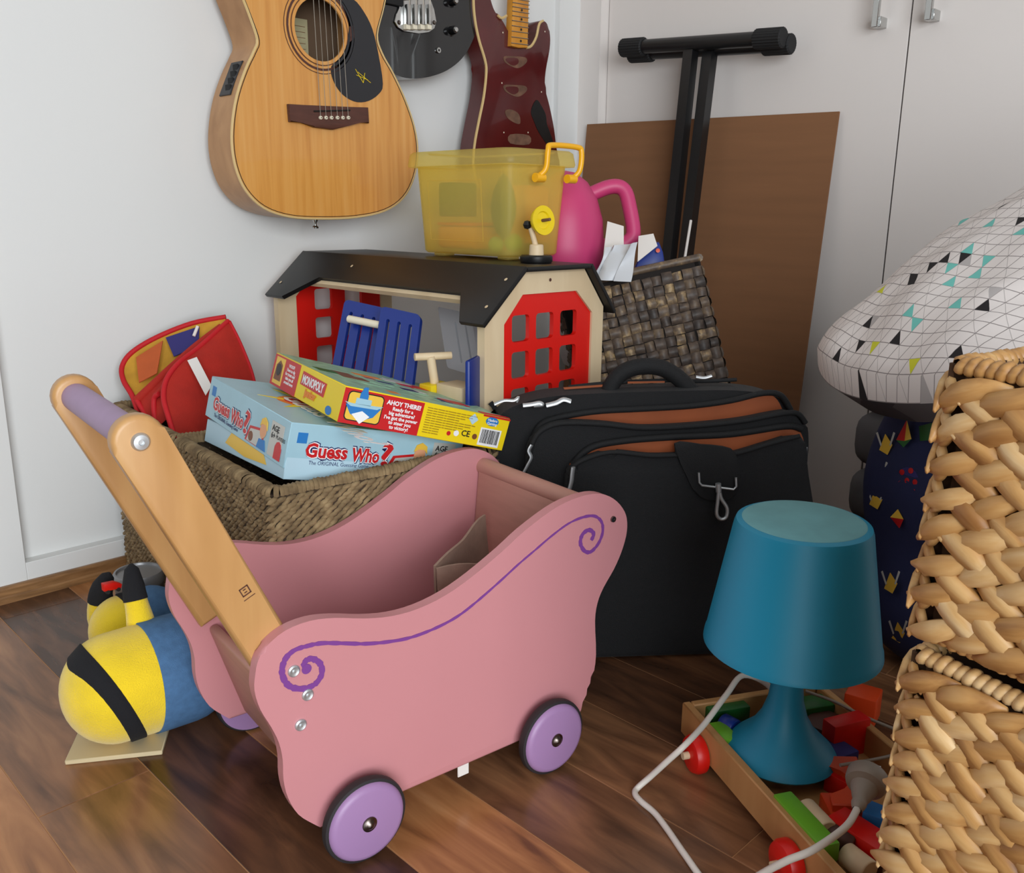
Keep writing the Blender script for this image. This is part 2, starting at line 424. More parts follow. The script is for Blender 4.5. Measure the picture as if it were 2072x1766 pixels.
# floor: boards run towards the guitar wall
fb = box('floor', (-1.6, -1.6, -.03), (2.1, 1.75, -.0007), 'floor_base'); struct(fb); fb['label'] = 'brown timber board floor'
PW = .1254
k0 = -15
for k in range(k0, 14):
    x0 = .238 + k*PW
    if x0 > 1.9 or x0 < -1.5: continue
    y = -1.6 + rnd.random()*.6; joints = [-1.6]
    if k == 0: joints = [-1.6, -.32, .981, 1.74]
    else:
        yy = -1.6 + .4 + rnd.random()*.8
        while yy < 1.7:
            joints.append(yy); yy += 1.25
        joints.append(1.74)
    for a, b_ in zip(joints, joints[1:]):
        bm = bmesh.new(); g = .0007
        bm_box(bm, (-PW/2+g, -(b_-a)/2+g, -.01), (PW/2-g, (b_-a)/2-g, 0), .0003, 1)
        p = finish('plank', bm, {0: 'plank_mid', 1: 'plank_dark', 2: 'plank_light', 3: 'plank_mid', 4: 'plank_mid', 5: 'plank_dark', 6: 'plank_dark', -1: 'plank_light', -2: 'plank_mid'}.get(k, rnd.choice(['plank_dark', 'plank_mid'])), fb); p.location = (x0+PW/2, (a+b_)/2, 0)
# guitar wall: white panelled front, recessed panel with a stile at the left and a rail at the bottom
wl = empty('wall_left'); struct(wl); wl['label'] = 'white panelled wall with guitars'
box('panel', (-1.6, WY+.012, -.02), (1.95, WY+.05, 2.4), 'wall', wl)
box('stile', (-1.6, WY-.012, .0), (.4283, WY+.02, 2.4), 'wall', wl, .0008, 1)
box('bottom_rail', (.4283, WY-.012, 0), (1.80, WY+.02, .0595), 'wall', wl, .0008, 1)
e = xp(1215.5, 50, 1.844)
tr = box('trim_1', (1.768, WY-.004, 0), (1.8445, WY+.03, 2.4), 'wall'); struct(tr)
tr2 = box('trim_2', (1.8440, e.y, 0), (1.90, WY+.012, 2.4), 'door'); struct(tr2)
# skirting: small timber strip
bm = bmesh.new()
prof = [(0, 0), (-.012, 0), (-.0115, .010), (-.0095, .0125), (-.0095, .024), (-.006, .0285), (0, .0285)]
va = [bm.verts.new((-1.6, WY-.0125+a, b)) for a, b in prof]; vb = [bm.verts.new((1.84, WY-.0125+a, b)) for a, b in prof]
for i in range(len(prof)): bm.faces.new((va[i], vb[i], vb[(i+1) % len(prof)], va[(i+1) % len(prof)]))
bm.faces.new(va); bm.faces.new(vb[::-1])
bb = finish('baseboard_left', bm, 'skirt'); struct(bb)
# cupboard wall
wr = box('wall_right', (WX+.004, -1.6, 0), (WX+.05, 1.58, 2.4), 'gap'); struct(wr); wr['label'] = 'built-in cupboard carcass behind the doors'
gy = .802
def handle(door, y):
    # flat bar standing off the door on two feet
    bar = box('handle', (WX-.036, y-.006, 1.012), (WX-.026, y+.006, 1.20), 'chrome', door, .001, 1)
    for z in (1.013, 1.18):
        box('handle_foot', (WX-.028, y-.0095, z), (WX+.001, y+.0095, z+.019), 'chrome', bar, .0008, 1)
d1 = box('door_1', (WX, gy+.0016, .012), (WX+.019, e.y-.0022, 2.36), 'door', None, .0006, 1); struct(d1)
d1['label'] = 'pale cupboard door behind the cardboard'
d2 = box('door_2', (WX, gy-.60, .012), (WX+.019, gy-.0016, 2.36), 'door', None, .0006, 1); struct(d2)
d2['label'] = 'pale cupboard door above the pillow'
d3 = box('door_3', (WX, gy-1.2, .012), (WX+.019, gy-.6032, 2.36), 'door', None, .0006, 1); struct(d3)
handle(d1, .858); handle(d2, .756)
cl = box('ceiling', (-1.6, -1.6, 2.4), (2.1, 1.75, 2.44), 'wall'); struct(cl)

# ================================================================== PINK CART
CA = V((.4554, .6656, 0)); CANG = -.12342
cart = thing('doll_pram', 'pink wooden doll pram with lilac wheels and purple swirl in the foreground', 'doll pram', CA, CANG)
outline = [(-0.0805, 0.2611), (-0.0613, 0.2716), (-0.0359, 0.2744), (-0.0094, 0.27), (0.0235, 0.2601), (0.0541, 0.2540), (0.0862, 0.2535), (0.1203, 0.2596), (0.1552, 0.2723), (0.1961, 0.2921), (0.2254, 0.3085), (0.266, 0.3256), (0.2966, 0.3326), (0.3278, 0.3337), (0.3504, 0.3284), (0.3699, 0.3165), (0.3842, 0.3003), (0.3894, 0.2851), (0.3886, 0.2677), (0.3812, 0.2472), (0.3695, 0.2277), (0.3529, 0.2075), (0.3437, 0.1895), (0.3406, 0.1659), (0.3443, 0.1196), (0.3397, 0.0896), (0.3271, 0.0697), (0.3205, 0.0428), (0.2182, 0.0425), (0.0677, 0.0425), (-0.0335, 0.0425), (-0.0424, 0.0513), (-0.0582, 0.0696), (-0.068, 0.0930), (-0.0716, 0.1150), (-0.0712, 0.1370), (-0.0740, 0.157), (-0.0806, 0.1763), (-0.0901, 0.1984), (-0.0946, 0.2202), (-0.0926, 0.2375), (-0.0889, 0.25)]
def side_outline(y):
    i = outline.index((0.3205, 0.0428)); j = outline.index((-0.0335, 0.0425))
    ring_ = outline[j:]+outline[:i+1]
    return smooth_open([V((x, y, z)) for x, z in ring_], 3)
YN, YF, PT = .030, .283, .013
near = prism('side_panel', side_outline(YN), (0, PT, 0), 'pink', cart, .0035, 3)
far = prism('side_panel', side_outline(YF), (0, PT, 0), 'pink', cart, .0035, 3)
# purple painted swirl on the near panel
def cartplane(x, y, off):
    n = V((-math.sin(CANG), math.cos(CANG), 0)); d = ray(x, y)
    t = ((CA+n*off-CP).dot(n))/d.dot(n); q = CP+d*t - CA
    return V((q.x*math.cos(CANG)+q.y*math.sin(CANG), off, q.z))
sw = [(620, 1353), (615, 1343), (622, 1334), (634, 1333), (648, 1343), (651, 1362), (641, 1380), (625, 1390), (603, 1393), (583, 1386), (572, 1368), (571, 1350), (579, 1330), (596, 1315), (620, 1307), (650, 1301), (690, 1301), (739, 1302), (786, 1298), (832, 1289), (882, 1270), (925, 1247), (963, 1218), (1010, 1177), (1048, 1142), (1082, 1113), (1116, 1084), (1150, 1059), (1180, 1046), (1203, 1044), (1217, 1056), (1219, 1077), (1210, 1100), (1195, 1116), (1182, 1114), (1174, 1098), (1179, 1080), (1192, 1072), (1201, 1080), (1196, 1093)]
sp = smooth_open([cartplane(x, y, YN) for x, y in sw], 5)
bm = bmesh.new(); prev = None; L_ = len(sp)
for i, p in enumerate(sp):
    t = (sp[min(i+1, L_-1)]-sp[max(i-1, 0)]).normalized(); nn = V((-t.z, 0, t.x))
    s = i/L_
    wd = .0030 if s < .32 else .0024-.0012*min(1, (s-.32)/.3) if s < .7 else .0016+.001*min(1, (s-.7)/.2)
    wd *= (1+.12*math.sin(i*1.7)+.1*math.sin(i*2.9))
    a, b_ = bm.verts.new(p+nn*wd+V((0, -.0006, 0))), bm.verts.new(p-nn*wd+V((0, -.0006, 0)))
    a2, b2 = bm.verts.new(p+nn*wd+V((0, .0005, 0))), bm.verts.new(p-nn*wd+V((0, .0005, 0)))
    if prev:
        bm.faces.new((prev[0], a, b_, prev[1])); bm.faces.new((prev[0], prev[2], a2, a)); bm.faces.new((prev[1], b_, b2, prev[3]))
    prev = (a, b_, a2, b2)
finish('painted_swirl', bm, 'purple', near)
patch('painted_dot', circ(0, 0, .0052, 16), sp[0]+V((0, -.0004, 0)), (1, 0, 0), (0, 0, 1), 'purple', near, .0004)
for (bx, by) in ((594, 1357), (622, 1405), (608, 1466)):
    c = cartplane(bx, by, YN)
    b1 = lathe('bolt', [(0, .0032), (.0016, .0030), (.0017, .0020), (.0022, .0020), (.0046, .0028), (.0060, .0016), (.0064, -.001)], 'steel', near, 20, MX.Translation(c) @ MX.Rotation(math.pi/2, 4, 'X'))
c = cartplane(1240, 1050, YN)
lathe('bolt', [(0, .0015), (.0016, .0015), (.0018, .0024), (.0036, .0022), (.0042, -.001)], 'darkmetal', near, 18, MX.Translation(c) @ MX.Rotation(math.pi/2, 4, 'X'))
# end boards and floor of the pram
bm = bmesh.new(); bm_box(bm, (-.006, YN+PT, -.066), (.006, YF, .066), .005, 3)
bmesh.ops.transform(bm, matrix=MX.Translation((-.029, 0, .112)) @ MX.Rotation(math.radians(-16.5), 4, 'Y'), verts=bm.verts)
finish('end_board', bm, 'pinkboard', cart, angle=40)
bm = bmesh.new(); bm_box(bm, (-.006, YN+PT, -.13), (.006, YF, .125), .005, 3)
bmesh.ops.transform(bm, matrix=MX.Translation((.337, 0, .18)) @ MX.Rotation(math.radians(5), 4, 'Y'), verts=bm.verts)
finish('end_board', bm, 'pinkboard', cart, angle=40)
cyl('top_rail', (.352, YN+PT, .305), (.352, YF, .305), .012, 'pinkboard', cart, 20)
box('bottom_board', (-.004, YN+PT, .046), (.328, YF, .058), 'pink', cart)
box('care_label', (.138, .0345, .027), (.153, .0365, .0455), 'paper', cart, .0005, 1)
# handle: two beech posts and a lilac bar
def post(y0):
    top = V((-.172, y0, .470)); bot = V((-.045, y0, .192)); d = (bot-top).normalized(); s = V((-d.z, 0, d.x)); r = .0225
    pts = []
    for k in range(13):
        a = math.pi*k/12; pts.append(top + s*r*math.cos(a) - d*r*math.sin(a))
    pts += [bot-s*r, bot+s*r]
    return prism('handle_post', pts, (0, .019, 0), 'beech', cart, .005, 3)
p1 = post(YN+PT+.0002); p2 = post(YF-.0192)
bar = cyl('handle_bar', (-.172, YN+PT+.015, .470), (-.172, YF-.015, .470), .0145, 'lilacbar', cart, 24)
lathe('bolt', [(0, .0016), (.0022, .0016), (.0026, .0036), (.0062, .0032), (.0078, .0012), (.008, -.001)], 'steel', p1, 22, MX.Translation((-.172, YN+PT, .470)) @ MX.Rotation(math.pi/2, 4, 'X'))
mk = V((-.0985, YN+PT-.0001, .318)); mkx, mkz = V((.42, 0, -.91)), V((.91, 0, .42))
for q6 in (rect(0, 0, .0012, .009), rect(.008, 0, .0092, .009), rect(0, .008, .0092, .0092), rect(.0025, .003, .0035, .006), rect(.0055, .003, .0065, .006), rect(0, 0, .0092, .001), rect(.0125, -.001, .0132, .011)):
    patch('maker_mark', q6, mk, mkx, mkz, 'rosewood', p1, .0003)
# wheels
def wheel(x, y, sgn):
    w_ = empty('wheel'); w_.parent = cart; w_.location = (x, y, .047)
    R_ = MX.Rotation(math.pi/2*sgn, 4, 'X')
    lathe('disc', [(0, .0085), (.036, .0085), (.0405, .0070), (.043, .0035), (.0435, -.0085), (0, -.0085)], 'lilac', w_, 48, R_)
    t = lathe('tyre', [(.0425, -.0075), (.0455, -.0075), (.0468, -.005), (.047, -.001), (.0462, .0022), (.0430, .0030)], 'tyre', w_, 48, R_)
    lathe('hub_cap', [(0, .0135), (.0022, .0133), (.0042, .0118), (.0062, .0100), (.0082, .0096), (.0084, .0080)], 'darkmetal', w_, 24, R_)
for x in (.0055, .2575):
    wheel(x, .0095, 1); wheel(x, YF+PT+.0205, -1)
    cyl('axle', (x, .012, .047), (x, YF+PT+.018, .047), .004, 'steel', cart, 12)
# taupe felt bag lying in the pram
fb_ = thing('felt_bag', 'taupe felt bag tucked inside the pink pram', 'bag', CA, CANG)
def sheet(name, grid, thick, m, parent):
    """grid of points -> cloth sheet with thickness"""
    bm = bmesh.new(); R_, C_ = len(grid), len(grid[0])
    vs = [[bm.verts.new(V(p)) for p in row] for row in grid]
    for i in range(R_-1):
        for j in range(C_-1): bm.faces.new((vs[i][j], vs[i+1][j], vs[i+1][j+1], vs[i][j+1]))
    bmesh.ops.recalc_face_normals(bm, faces=bm.faces)
    bmesh.ops.solidify(bm, geom=list(bm.faces), thickness=thick)
    return finish(name, bm, m, parent, angle=60)
def bil(a, b, c, d, nu, nv, f=None):
    g = []
    for i in range(nu+1):
        row = []
        for j in range(nv+1):
            u, v = i/nu, j/nv
            p = V(a)*(1-u)*(1-v)+V(b)*u*(1-v)+V(c)*u*v+V(d)*(1-u)*v
            row.append(p + (f(u, v) if f else V((0, 0, 0))))
        g.append(row)
    return g
wob = lambda u, v: V((.004*math.sin(5*u+3*v), .005*math.sin(4*v+2*u), .002*math.sin(9*u)))
sheet('front_side', bil((.172, .13, .245), (.30, .10, .235), (.30, .09, .06), (.18, .12, .06), 10, 8, wob), .003, 'beige_felt', fb_)
sheet('back_side', bil((.172, .135, .246), (.30, .20, .265), (.31, .21, .06), (.185, .15, .06), 10, 8, wob), .003, 'beige_felt', fb_)
tube('seam', [(.18, .129, .205), (.21, .124, .203), (.25, .112, .204)], .0012, 'paper', fb_, 6)

# ================================================================== SEAGRASS BASKETS
def rope_mesh(name, L, H, pitch, seglen, r, seed):
    """one basket wall of short twisted strands, wall in local x-z plane facing -y"""
    rn = random.Random(seed); vs = []; fs = []
    rows = int(H/pitch); cols = int(L/seglen)
    for i in range(rows):
        for j in range(cols+1):
            cx_ = (j+(.5 if i % 2 else 0)+rn.uniform(-.15, .15))*seglen; cz = (i+.5)*pitch+rn.uniform(-.0006, .0006)
            if cx_ > L: continue
            a = math.radians(28 if i % 2 else 24)+rn.uniform(-.2, .2); hl = seglen*.72; rr = r*rn.uniform(.85, 1.15)
            dx, dz = math.cos(a), math.sin(a); px, pz = -dz, dx; yo = rn.uniform(-.0008, .0008)
            b0 = len(vs)
            vs += [(cx_-dx*hl, .001, cz-dz*hl), (cx_+dx*hl, .001, cz+dz*hl)]
            for s in (-.4, .4):
                for (q, y_) in ((1, 0), (.6, -.8), (-.6, -.8), (-1, 0)):
                    vs.append((cx_+dx*hl*s+px*q*rr, y_*rr+yo, cz+dz*hl*s+pz*q*rr))
            for q in range(3):
                fs.append((b0+2+q, b0+3+q, b0+7+q, b0+6+q)); fs.append((b0, b0+3+q, b0+2+q)); fs.append((b0+1, b0+6+q, b0+7+q))
    me = bpy.data.meshes.new(name); me.from_pydata(vs, [], fs); return me
def seagrass_basket(org, rz, W_, D_, H_, label, seed):
    """origin at the front left floor corner, x along the front, y away"""
    t = thing('seagrass_basket', label, 'basket', org, rz, group='seagrass baskets by the guitar wall')
    th = .012
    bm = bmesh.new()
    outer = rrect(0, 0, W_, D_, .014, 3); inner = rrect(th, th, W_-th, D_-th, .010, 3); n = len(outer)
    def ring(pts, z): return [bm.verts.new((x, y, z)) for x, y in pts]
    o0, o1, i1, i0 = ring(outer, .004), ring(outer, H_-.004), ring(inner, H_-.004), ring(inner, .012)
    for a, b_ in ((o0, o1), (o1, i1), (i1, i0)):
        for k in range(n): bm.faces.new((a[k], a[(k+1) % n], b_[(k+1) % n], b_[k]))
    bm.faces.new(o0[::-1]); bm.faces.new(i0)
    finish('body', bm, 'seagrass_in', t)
    for nm, (L, rot, lx, ly) in enumerate(((W_, 0, 0, 0), (D_, -math.pi/2, 0, D_))):
        me = rope_mesh('strands', L, H_-.012, .0050, .013, .0034, seed+nm)
        o = link('strands', me, 'seagrass', t, True); o.location = (lx, ly, .005); o.rotation_euler = (0, 0, rot); o['kind'] = 'stuff'
    for nm, (L, rot, lx, ly) in enumerate(((W_-2*th, math.pi, W_-th, D_-th), (D_-2*th, math.pi/2, W_-th, th))):
        me = rope_mesh('strands', L, H_-.02, .008, .018, .0044, seed+7+nm)
        o = link('strands', me, 'seagrass', t, True); o.location = (lx, ly, .014); o.rotation_euler = (0, 0, rot); o['kind'] = 'stuff'
    # rim: wrapped strands
    vs, fs = [], []; rn = random.Random(seed)
    mid = [V((x, y, H_-.003)) for x, y in rrect(th/2, th/2, W_-th/2, D_-th/2, .01, 3)]
    per = []
    for a, b_ in zip(mid, mid[1:]+mid[:1]):
        m_ = max(1, int((b_-a).length/.0058))
        for k in range(m_): per.append((a+(b_-a)*k/m_, (b_-a).normalized()))
    for p, d in per:
        side = V((-d.y, d.x, 0)); lean = .35+rn.uniform(-.15, .15); b0 = len(vs); rr = .0098+rn.uniform(-.0008, .0012)
        for k in range(9):
            a = math.pi*1.15*(k/8)-math.pi*.075; c = p+side*math.cos(a)*rr+V((0, 0, 1))*math.sin(a)*rr*.8 + d*lean*.006*math.cos(a)
            for s in (-1, 0, 1): vs.append(tuple(c+d*s*.0033+(side*math.cos(a)+V((0, 0, 1))*math.sin(a))*(0.0016 if s == 0 else 0)))
        for k in range(8):
            for s in range(2): fs.append((b0+k*3+s, b0+k*3+s+1, b0+k*3+s+4, b0+k*3+s+3))
    me = bpy.data.meshes.new('rim'); me.from_pydata(vs, [], fs); o = link('rim', me, 'seagrass', t, True); o['kind'] = 'stuff'
    return t
BANG = math.radians(-5.2)
bx, by = math.cos(BANG), math.sin(BANG)
Bo = V((.534, .958, 0))
seagrass_basket(Bo, BANG, .355, .332, .318, 'seagrass basket holding the two stacked board games', 11)
seagrass_basket(Bo + V((-by, bx, 0))*.336, BANG, .30, .308, .318, 'seagrass basket holding the folded red fabric bag', 23)
# ================================================================== BOARD GAMES
from mathutils import Euler
def rotm(a, b, c): return MX.Rotation(a, 4, 'Z') @ MX.Rotation(b, 4, 'Y') @ MX.Rotation(c, 4, 'X')
GL = .276; gs = GL/.265
G0 = CP + (V((.558, .941, .407))-CP)*gs
gmx = MX.Translation(G0) @ rotm(-.102, .225, .068)
gw = thing('board_game_box', 'pale blue board game box with red title lying in the seagrass basket', 'game box', mx=gmx, group='board games in the basket')
hl_ = .058*gs
# lid (hollow cap) and base
def tray(name, x0, y0, x1, y1, z0, z1, m, parent, open_down=True):
    bm = bmesh.new(); bm_box(bm, (x0, y0, z0), (x1, y1, z1), .0008, 1)
    return finish(name, bm, m, parent, angle=40)
lid = tray('lid', 0, 0, GL, GL, -hl_, 0, 'gwblue', gw)
bs = empty('base'); bs.parent = gw; bs.rotation_euler = (math.radians(-5), 0, 0)
bm = bmesh.new(); bm_box(bm, (.002, .004, -hl_-.014), (GL-.002, GL-.002, -hl_+.02), .0008, 1)
bs2 = finish('base_tray', bm, 'gwpale', bs, angle=40)
FX, FY = V((1, 0, 0)), V((0, 0, 1))            # front face
LX, LY = V((0, -1, 0)), V((0, 0, 1))           # left face
def gw_face(org, ex, full):
    nrm = ex.cross(FY); E0 = V(org)
    def P(nm, pts, m, h=.0004): return patch(nm, pts, E0, ex, FY, m, lid, h)
    def T(nm, s, x, z, size, m, bold, h, width=None, align='LEFT'):
        return text(nm, s, E0+ex*x+FY*z+nrm*h, ex, FY, size, m, lid, bold, .0001, align, 1.0, width)
    P('maker_logo', rect(.012, -.026, .026, -.012), 'pblue')
    for m, b, h in (('pnavy', .0032, .0005), ('pwhite', .0020, .0008), ('mred', .0008, .0011)):
        T('title_lettering', 'Guess', .026, -.043, .026, m, b, h, .062)
        T('title_lettering', 'Who', .094, -.045, .026, m, b, h, .044)
        T('title_lettering', '?', .140, -.048, .044, m, b, h, .018)
    T('subtitle_lettering', 'The ORIGINAL Guessing Game', .034, -.0535, .0076, 'pnavy', 0, .0006, .09)
    # cartoon art: red-framed board and a fair-haired child
    P('game_board_art', [(.150, -.056), (.160, -.034), (.204, -.028), (.210, -.056)], 'mred', .0005)
    P('game_board_art', [(.156, -.055), (.164, -.037), (.200, -.032), (.204, -.055)], 'pgrey', .0008)
    P('child_art', circ(.203, -.030, .0095, 16, .011), 'pskin', .0011)
    P('child_art', [(.192, -.026), (.195, -.016), (.204, -.012), (.213, -.017), (.215, -.028), (.209, -.022), (.199, -.022)], 'mgold', .0014)
    P('child_art', [(.190, -.056), (.194, -.043), (.211, -.042), (.218, -.056)], 'pblue', .0010)
    P('player_art', circ(.168, -.047, .007, 12), 'pbrown', .0012)
    P('age_panel', rect(.224, -.056, .262, -.010), 'pgrey', .0005)
    T('age_lettering', 'AGE\n6+', .228, -.022, .011, 'pblack', .0002, .0008)
    T('age_lettering', '2\nPLAYERS', .243, -.024, .007, 'pblack', 0, .0008)
    P('badge', [(.244, -.056), (.244, -.040), (.248, -.034), (.254, -.032), (.260, -.035), (.263, -.041), (.263, -.056)], 'mred', .001)
gw_face((0, 0, 0), FX, True); gw_face((0, GL, 0), LX, False)
# yellow swoosh on the base's left side
patch('swoosh_art', [(.08, -hl_-.002), (.10, -hl_+.018), (.2, -hl_+.012), (.22, -hl_-.006), (.15, -hl_-.009)], (.0018, GL, 0), LX, LY, 'mgold', bs2, .0006)
# top print: red and orange burst with the title
top_n = V((0, 0, 1))
patch('top_burst_art', circ(.15, .14, .105, 28, .055), (0, 0, 0), (1, 0, 0), (0, 1, 0), 'porange', lid, .0004)
patch('top_burst_art', circ(.14, .14, .085, 28, .04), (0, 0, 0), (1, 0, 0), (0, 1, 0), 'mred', lid, .0008)
text('top_lettering', 'Guess Who?', (.06, .17, .0011), (0, -1, 0), (1, 0, 0), .05, 'pwhite', lid, .001, .0001)
for k in range(9):
    a = k*.7; patch('top_ray_art', [(.15+.09*math.cos(a), .14+.05*math.sin(a)), (.15+.13*math.cos(a+.1), .14+.1*math.sin(a+.1)), (.15+.09*math.cos(a+.25), .14+.05*math.sin(a+.25))], (0, 0, 0), (1, 0, 0), (0, 1, 0), 'myellow', lid, .0006)

ML = .262; ms_ = ML/.265; MH = .048*ms_
M0 = CP + (V((.649, .957, .436))-CP)*ms_ + V((0, 0, .002))
mmx = MX.Translation(M0) @ rotm(-.194, .287, .029)
mo = thing('board_game_box', 'yellow and red board game box on top of the pale blue box', 'game box', mx=mmx, group='board games in the basket')
bm = bmesh.new(); bm_box(bm, (0, 0, -MH), (ML, ML, 0), .0008, 1)
mb = finish('lid', bm, 'myellow', mo, angle=40)
def mface(org, ex):
    E0 = V(org); nrm = ex.cross(FY)
    P = lambda nm, pts, m, h=.0004: patch(nm, pts, E0, ex, FY, m, mb, h)
    T = lambda nm, s, x, z, size, m, bold=0, h=.0008, width=None, align='LEFT': text(nm, s, E0+ex*x+FY*z+nrm*h, ex, FY, size, m, mb, bold, .0001, align, 1.0, width)
    return P, T
P, T = mface((0, 0, 0), FX)
P('red_panel', rect(0, -MH, .118, -.0015), 'mred')
P('picture_border', [(x, z) for x, z in rrect(.006, -.043, .058, -.004, .006)], 'pblack', .0006)
P('picture', rrect(.0075, -.0415, .0565, -.0055, .005), 'mgold', .0009)
P('boat_art', [(.005, -.022), (.056, -.021), (.047, -.034), (.030, -.041), (.014, -.034)], 'pblue', .0012)
P('boat_art', [(.003, -.019), (.012, -.024), (.050, -.023), (.058, -.018), (.05, -.0185), (.014, -.020)], 'gwblue', .0015)
P('boat_art', rect(.018, -.020, .040, -.012), 'gwblue', .0015)
P('boat_art', rect(.022, -.012, .034, -.006), 'pblue', .0015)
P('boat_art', [(.022, -.006), (.026, .003), (.031, .0035), (.033, -.006)], 'pblue', .0015)
P('boat_art', [(.016, -.034), (.030, -.028), (.042, -.034), (.030, -.045)], 'pwhite', .0014)
T('slogan_lettering', 'AHOY THERE!', .088, -.0125, .0082, 'pwhite', .0003, .0008, None, 'CENTER')
T('slogan_lettering', "Ready for a\nbig adventure?\nI've got the power\nto steer you\nto victory!", .088, -.0195, .0068, 'pwhite', .0002, .0008, None, 'CENTER')
for k in range(11):
    T('small_print', 'mmmm mmm mmmmm mm mmmmmm mmm mmmm mmmmm mmm'[:(44-k % 4*5)] if k < 8 else 'mmmm mm mmmmm', .124, -.007-.0034*k, .0028, 'pbrown', 0, .0006)
P('recycle_mark', [(.192, -.010), (.200, -.002), (.208, -.010), (.200, -.018)], 'gwpale', .0006)
P('maker_badge', circ(.232, -.0085, .011, 20, .0065), 'pblue', .0006)
T('maker_lettering', 'Hasbro\nGaming', .232, -.0085, .0055, 'pwhite', .0001, .0009, None, 'CENTER', )
P('barcode_panel', rect(.216, -.0445, .252, -.019), 'pwhite', .0006)
xx = .219
while xx < .248:
    w_ = rnd.choice((.0006, .0009, .0014)); P('barcode_bar', rect(xx, -.041, xx+w_, -.021), 'pblack', .0009); xx += w_+rnd.choice((.0007, .001))
T('compliance_mark', 'CE', .186, -.036, .012, 'pblack', .0002, .0007)
P('warning_badge', circ(.166, -.036, .0032), 'mred', .0007); P('warning_badge', circ(.178, -.034, .0042), 'pwhite', .0007); P('warning_badge', circ(.209, -.034, .004), 'pbrown', .0007)
P('edge_stripe', rect(.215, -.0028, ML, -.0003), 'mred', .0006)
P, T = mface((0, ML, 0), LX)
P('red_panel', rect(0, -MH, .105, -.0015), 'mred')
P('picture', rect(.008, -.044, .045, -.004), 'mgold', .0006)
P('car_art', [(.012, -.038), (.014, -.016), (.026, -.008), (.038, -.014), (.040, -.038)], 'pbrown', .0009)
P('car_art', circ(.026, -.022, .009), 'pblack', .0012)
T('slogan_lettering', 'WOOF!\nI love to dig\nfor treats and\ntake you all\naround town', .074, -.012, .0068, 'pwhite', .0001, .0008, None, 'CENTER')
P('title_panel', [(.118, -.007), (.205, -.009), (.203, -.028), (.116, -.026)], 'mred', .0006)
T('title_lettering', 'MONOPOLY', .122, -.0235, .0175, 'pwhite', .0005, .0009, .077)
T('title_lettering', 'junior', .138, -.038, .014, 'porange', .0009, .0009, .042)
P('maker_badge', circ(.228, -.040, .010, 16, .006), 'pblue', .0007)
# printed board on the lid top
patch('top_print', rect(.002, .002, ML-.002, ML-.002), (0, 0, 0), (1, 0, 0), (0, 1, 0), 'mgreen', mb, .0003)
for k in range(26):
    x_, y_ = rnd.uniform(.01, .2), rnd.uniform(.02, .2); w_, h_ = rnd.uniform(.015, .05), rnd.uniform(.01, .04)
    patch('top_picture_art', rect(x_, y_, x_+w_, y_+h_), (0, 0, 0), (1, 0, 0), (0, 1, 0), rnd.choice(['mgreen', 'pnavy', 'mred', 'pgrey', 'porange', 'pbrown', 'mgreen', 'green']), mb, .0005+.00012*k/4)
patch('top_corner_art', rect(ML-.05, .001, ML-.001, .012), (0, 0, 0), (1, 0, 0), (0, 1, 0), 'mred', mb, .0015)

# ================================================================== RED FABRIC BAG IN THE REAR BASKET
rb = thing('fabric_bag', 'folded red fabric bag with gold lining standing in the basket by the wall', 'bag', (.64, 1.47, .30))
RO = V((.64, 1.47, .30))
def curve_px(pts, n=4): return [p-RO for p in smooth_open([dp(*p) for p in pts], n)]
def strip(name, c0, c1, m, parent, rows=5, thick=.003, bulge=0.0):
    g = []
    for i in range(rows+1):
        k = i/rows; g.append([a*(1-k)+b*k+V((-.7, -.7, .3))*bulge*math.sin(math.pi*k)*math.sin(math.pi*j/(len(c0)-1)) for j, (a, b) in enumerate(zip(c0, c1))])
    return sheet(name, g, thick, m, parent)
def binding(parent, pts, r=.0046): return tube('binding', curve_px(pts, 5), r, 'redtrim', parent, 8)
oc = [(457, 641, 1.66), (389, 654, 1.65), (318, 682, 1.63), (267, 713, 1.61), (247, 742, 1.60), (250, 770, 1.585), (270, 806, 1.565), (287, 865, 1.54)]
ic = [(452, 664, 1.645), (398, 698, 1.635), (352, 738, 1.61), (318, 775, 1.59), (302, 796, 1.575), (298, 812, 1.565), (298, 832, 1.55), (300, 872, 1.54)]
bp_ = strip('back_panel', curve_px(oc), curve_px(ic), 'gold_cloth', rb, 4, .003, -.01); binding(bp_, oc)
sheet('lining_patch', bil(*[dp(*p)-RO for p in ((404, 661, 1.642), (336, 684, 1.628), (352, 722, 1.61), (402, 700, 1.625))], 4, 4), .002, 'navy_cloth', bp_)
sheet('lining_patch', bil(*[dp(*p)-RO for p in ((330, 690, 1.615), (276, 724, 1.60), (282, 775, 1.575), (318, 756, 1.585))], 4, 4), .002, 'rust_cloth', bp_)
f1 = [(448, 662, 1.64), (398, 700, 1.61), (345, 746, 1.58), (300, 788, 1.555), (276, 810, 1.55)]
f1b = [(455, 720, 1.61), (405, 760, 1.585), (365, 800, 1.555), (330, 840, 1.535), (296, 864, 1.53)]
fl1 = strip('inner_flap', curve_px(f1), curve_px(f1b), 'redcloth', rb, 4, .004, .012); tube('fold_roll', curve_px(f1), .0075, 'redcloth', fl1, 10)
binding(fl1, [(276, 808, 1.548), (290, 832, 1.54), (304, 858, 1.532)])
f2 = [(456, 660, 1.635), (408, 706, 1.595), (362, 752, 1.55), (325, 792, 1.52), (313, 802, 1.515)]
f2b = [(460, 730, 1.60), (415, 765, 1.57), (375, 800, 1.53), (345, 840, 1.51), (316, 866, 1.505)]
fl2 = strip('inner_flap', curve_px(f2), curve_px(f2b), 'redcloth', rb, 4, .004, .010); tube('fold_roll', curve_px(f2), .006, 'redcloth', fl2, 10)
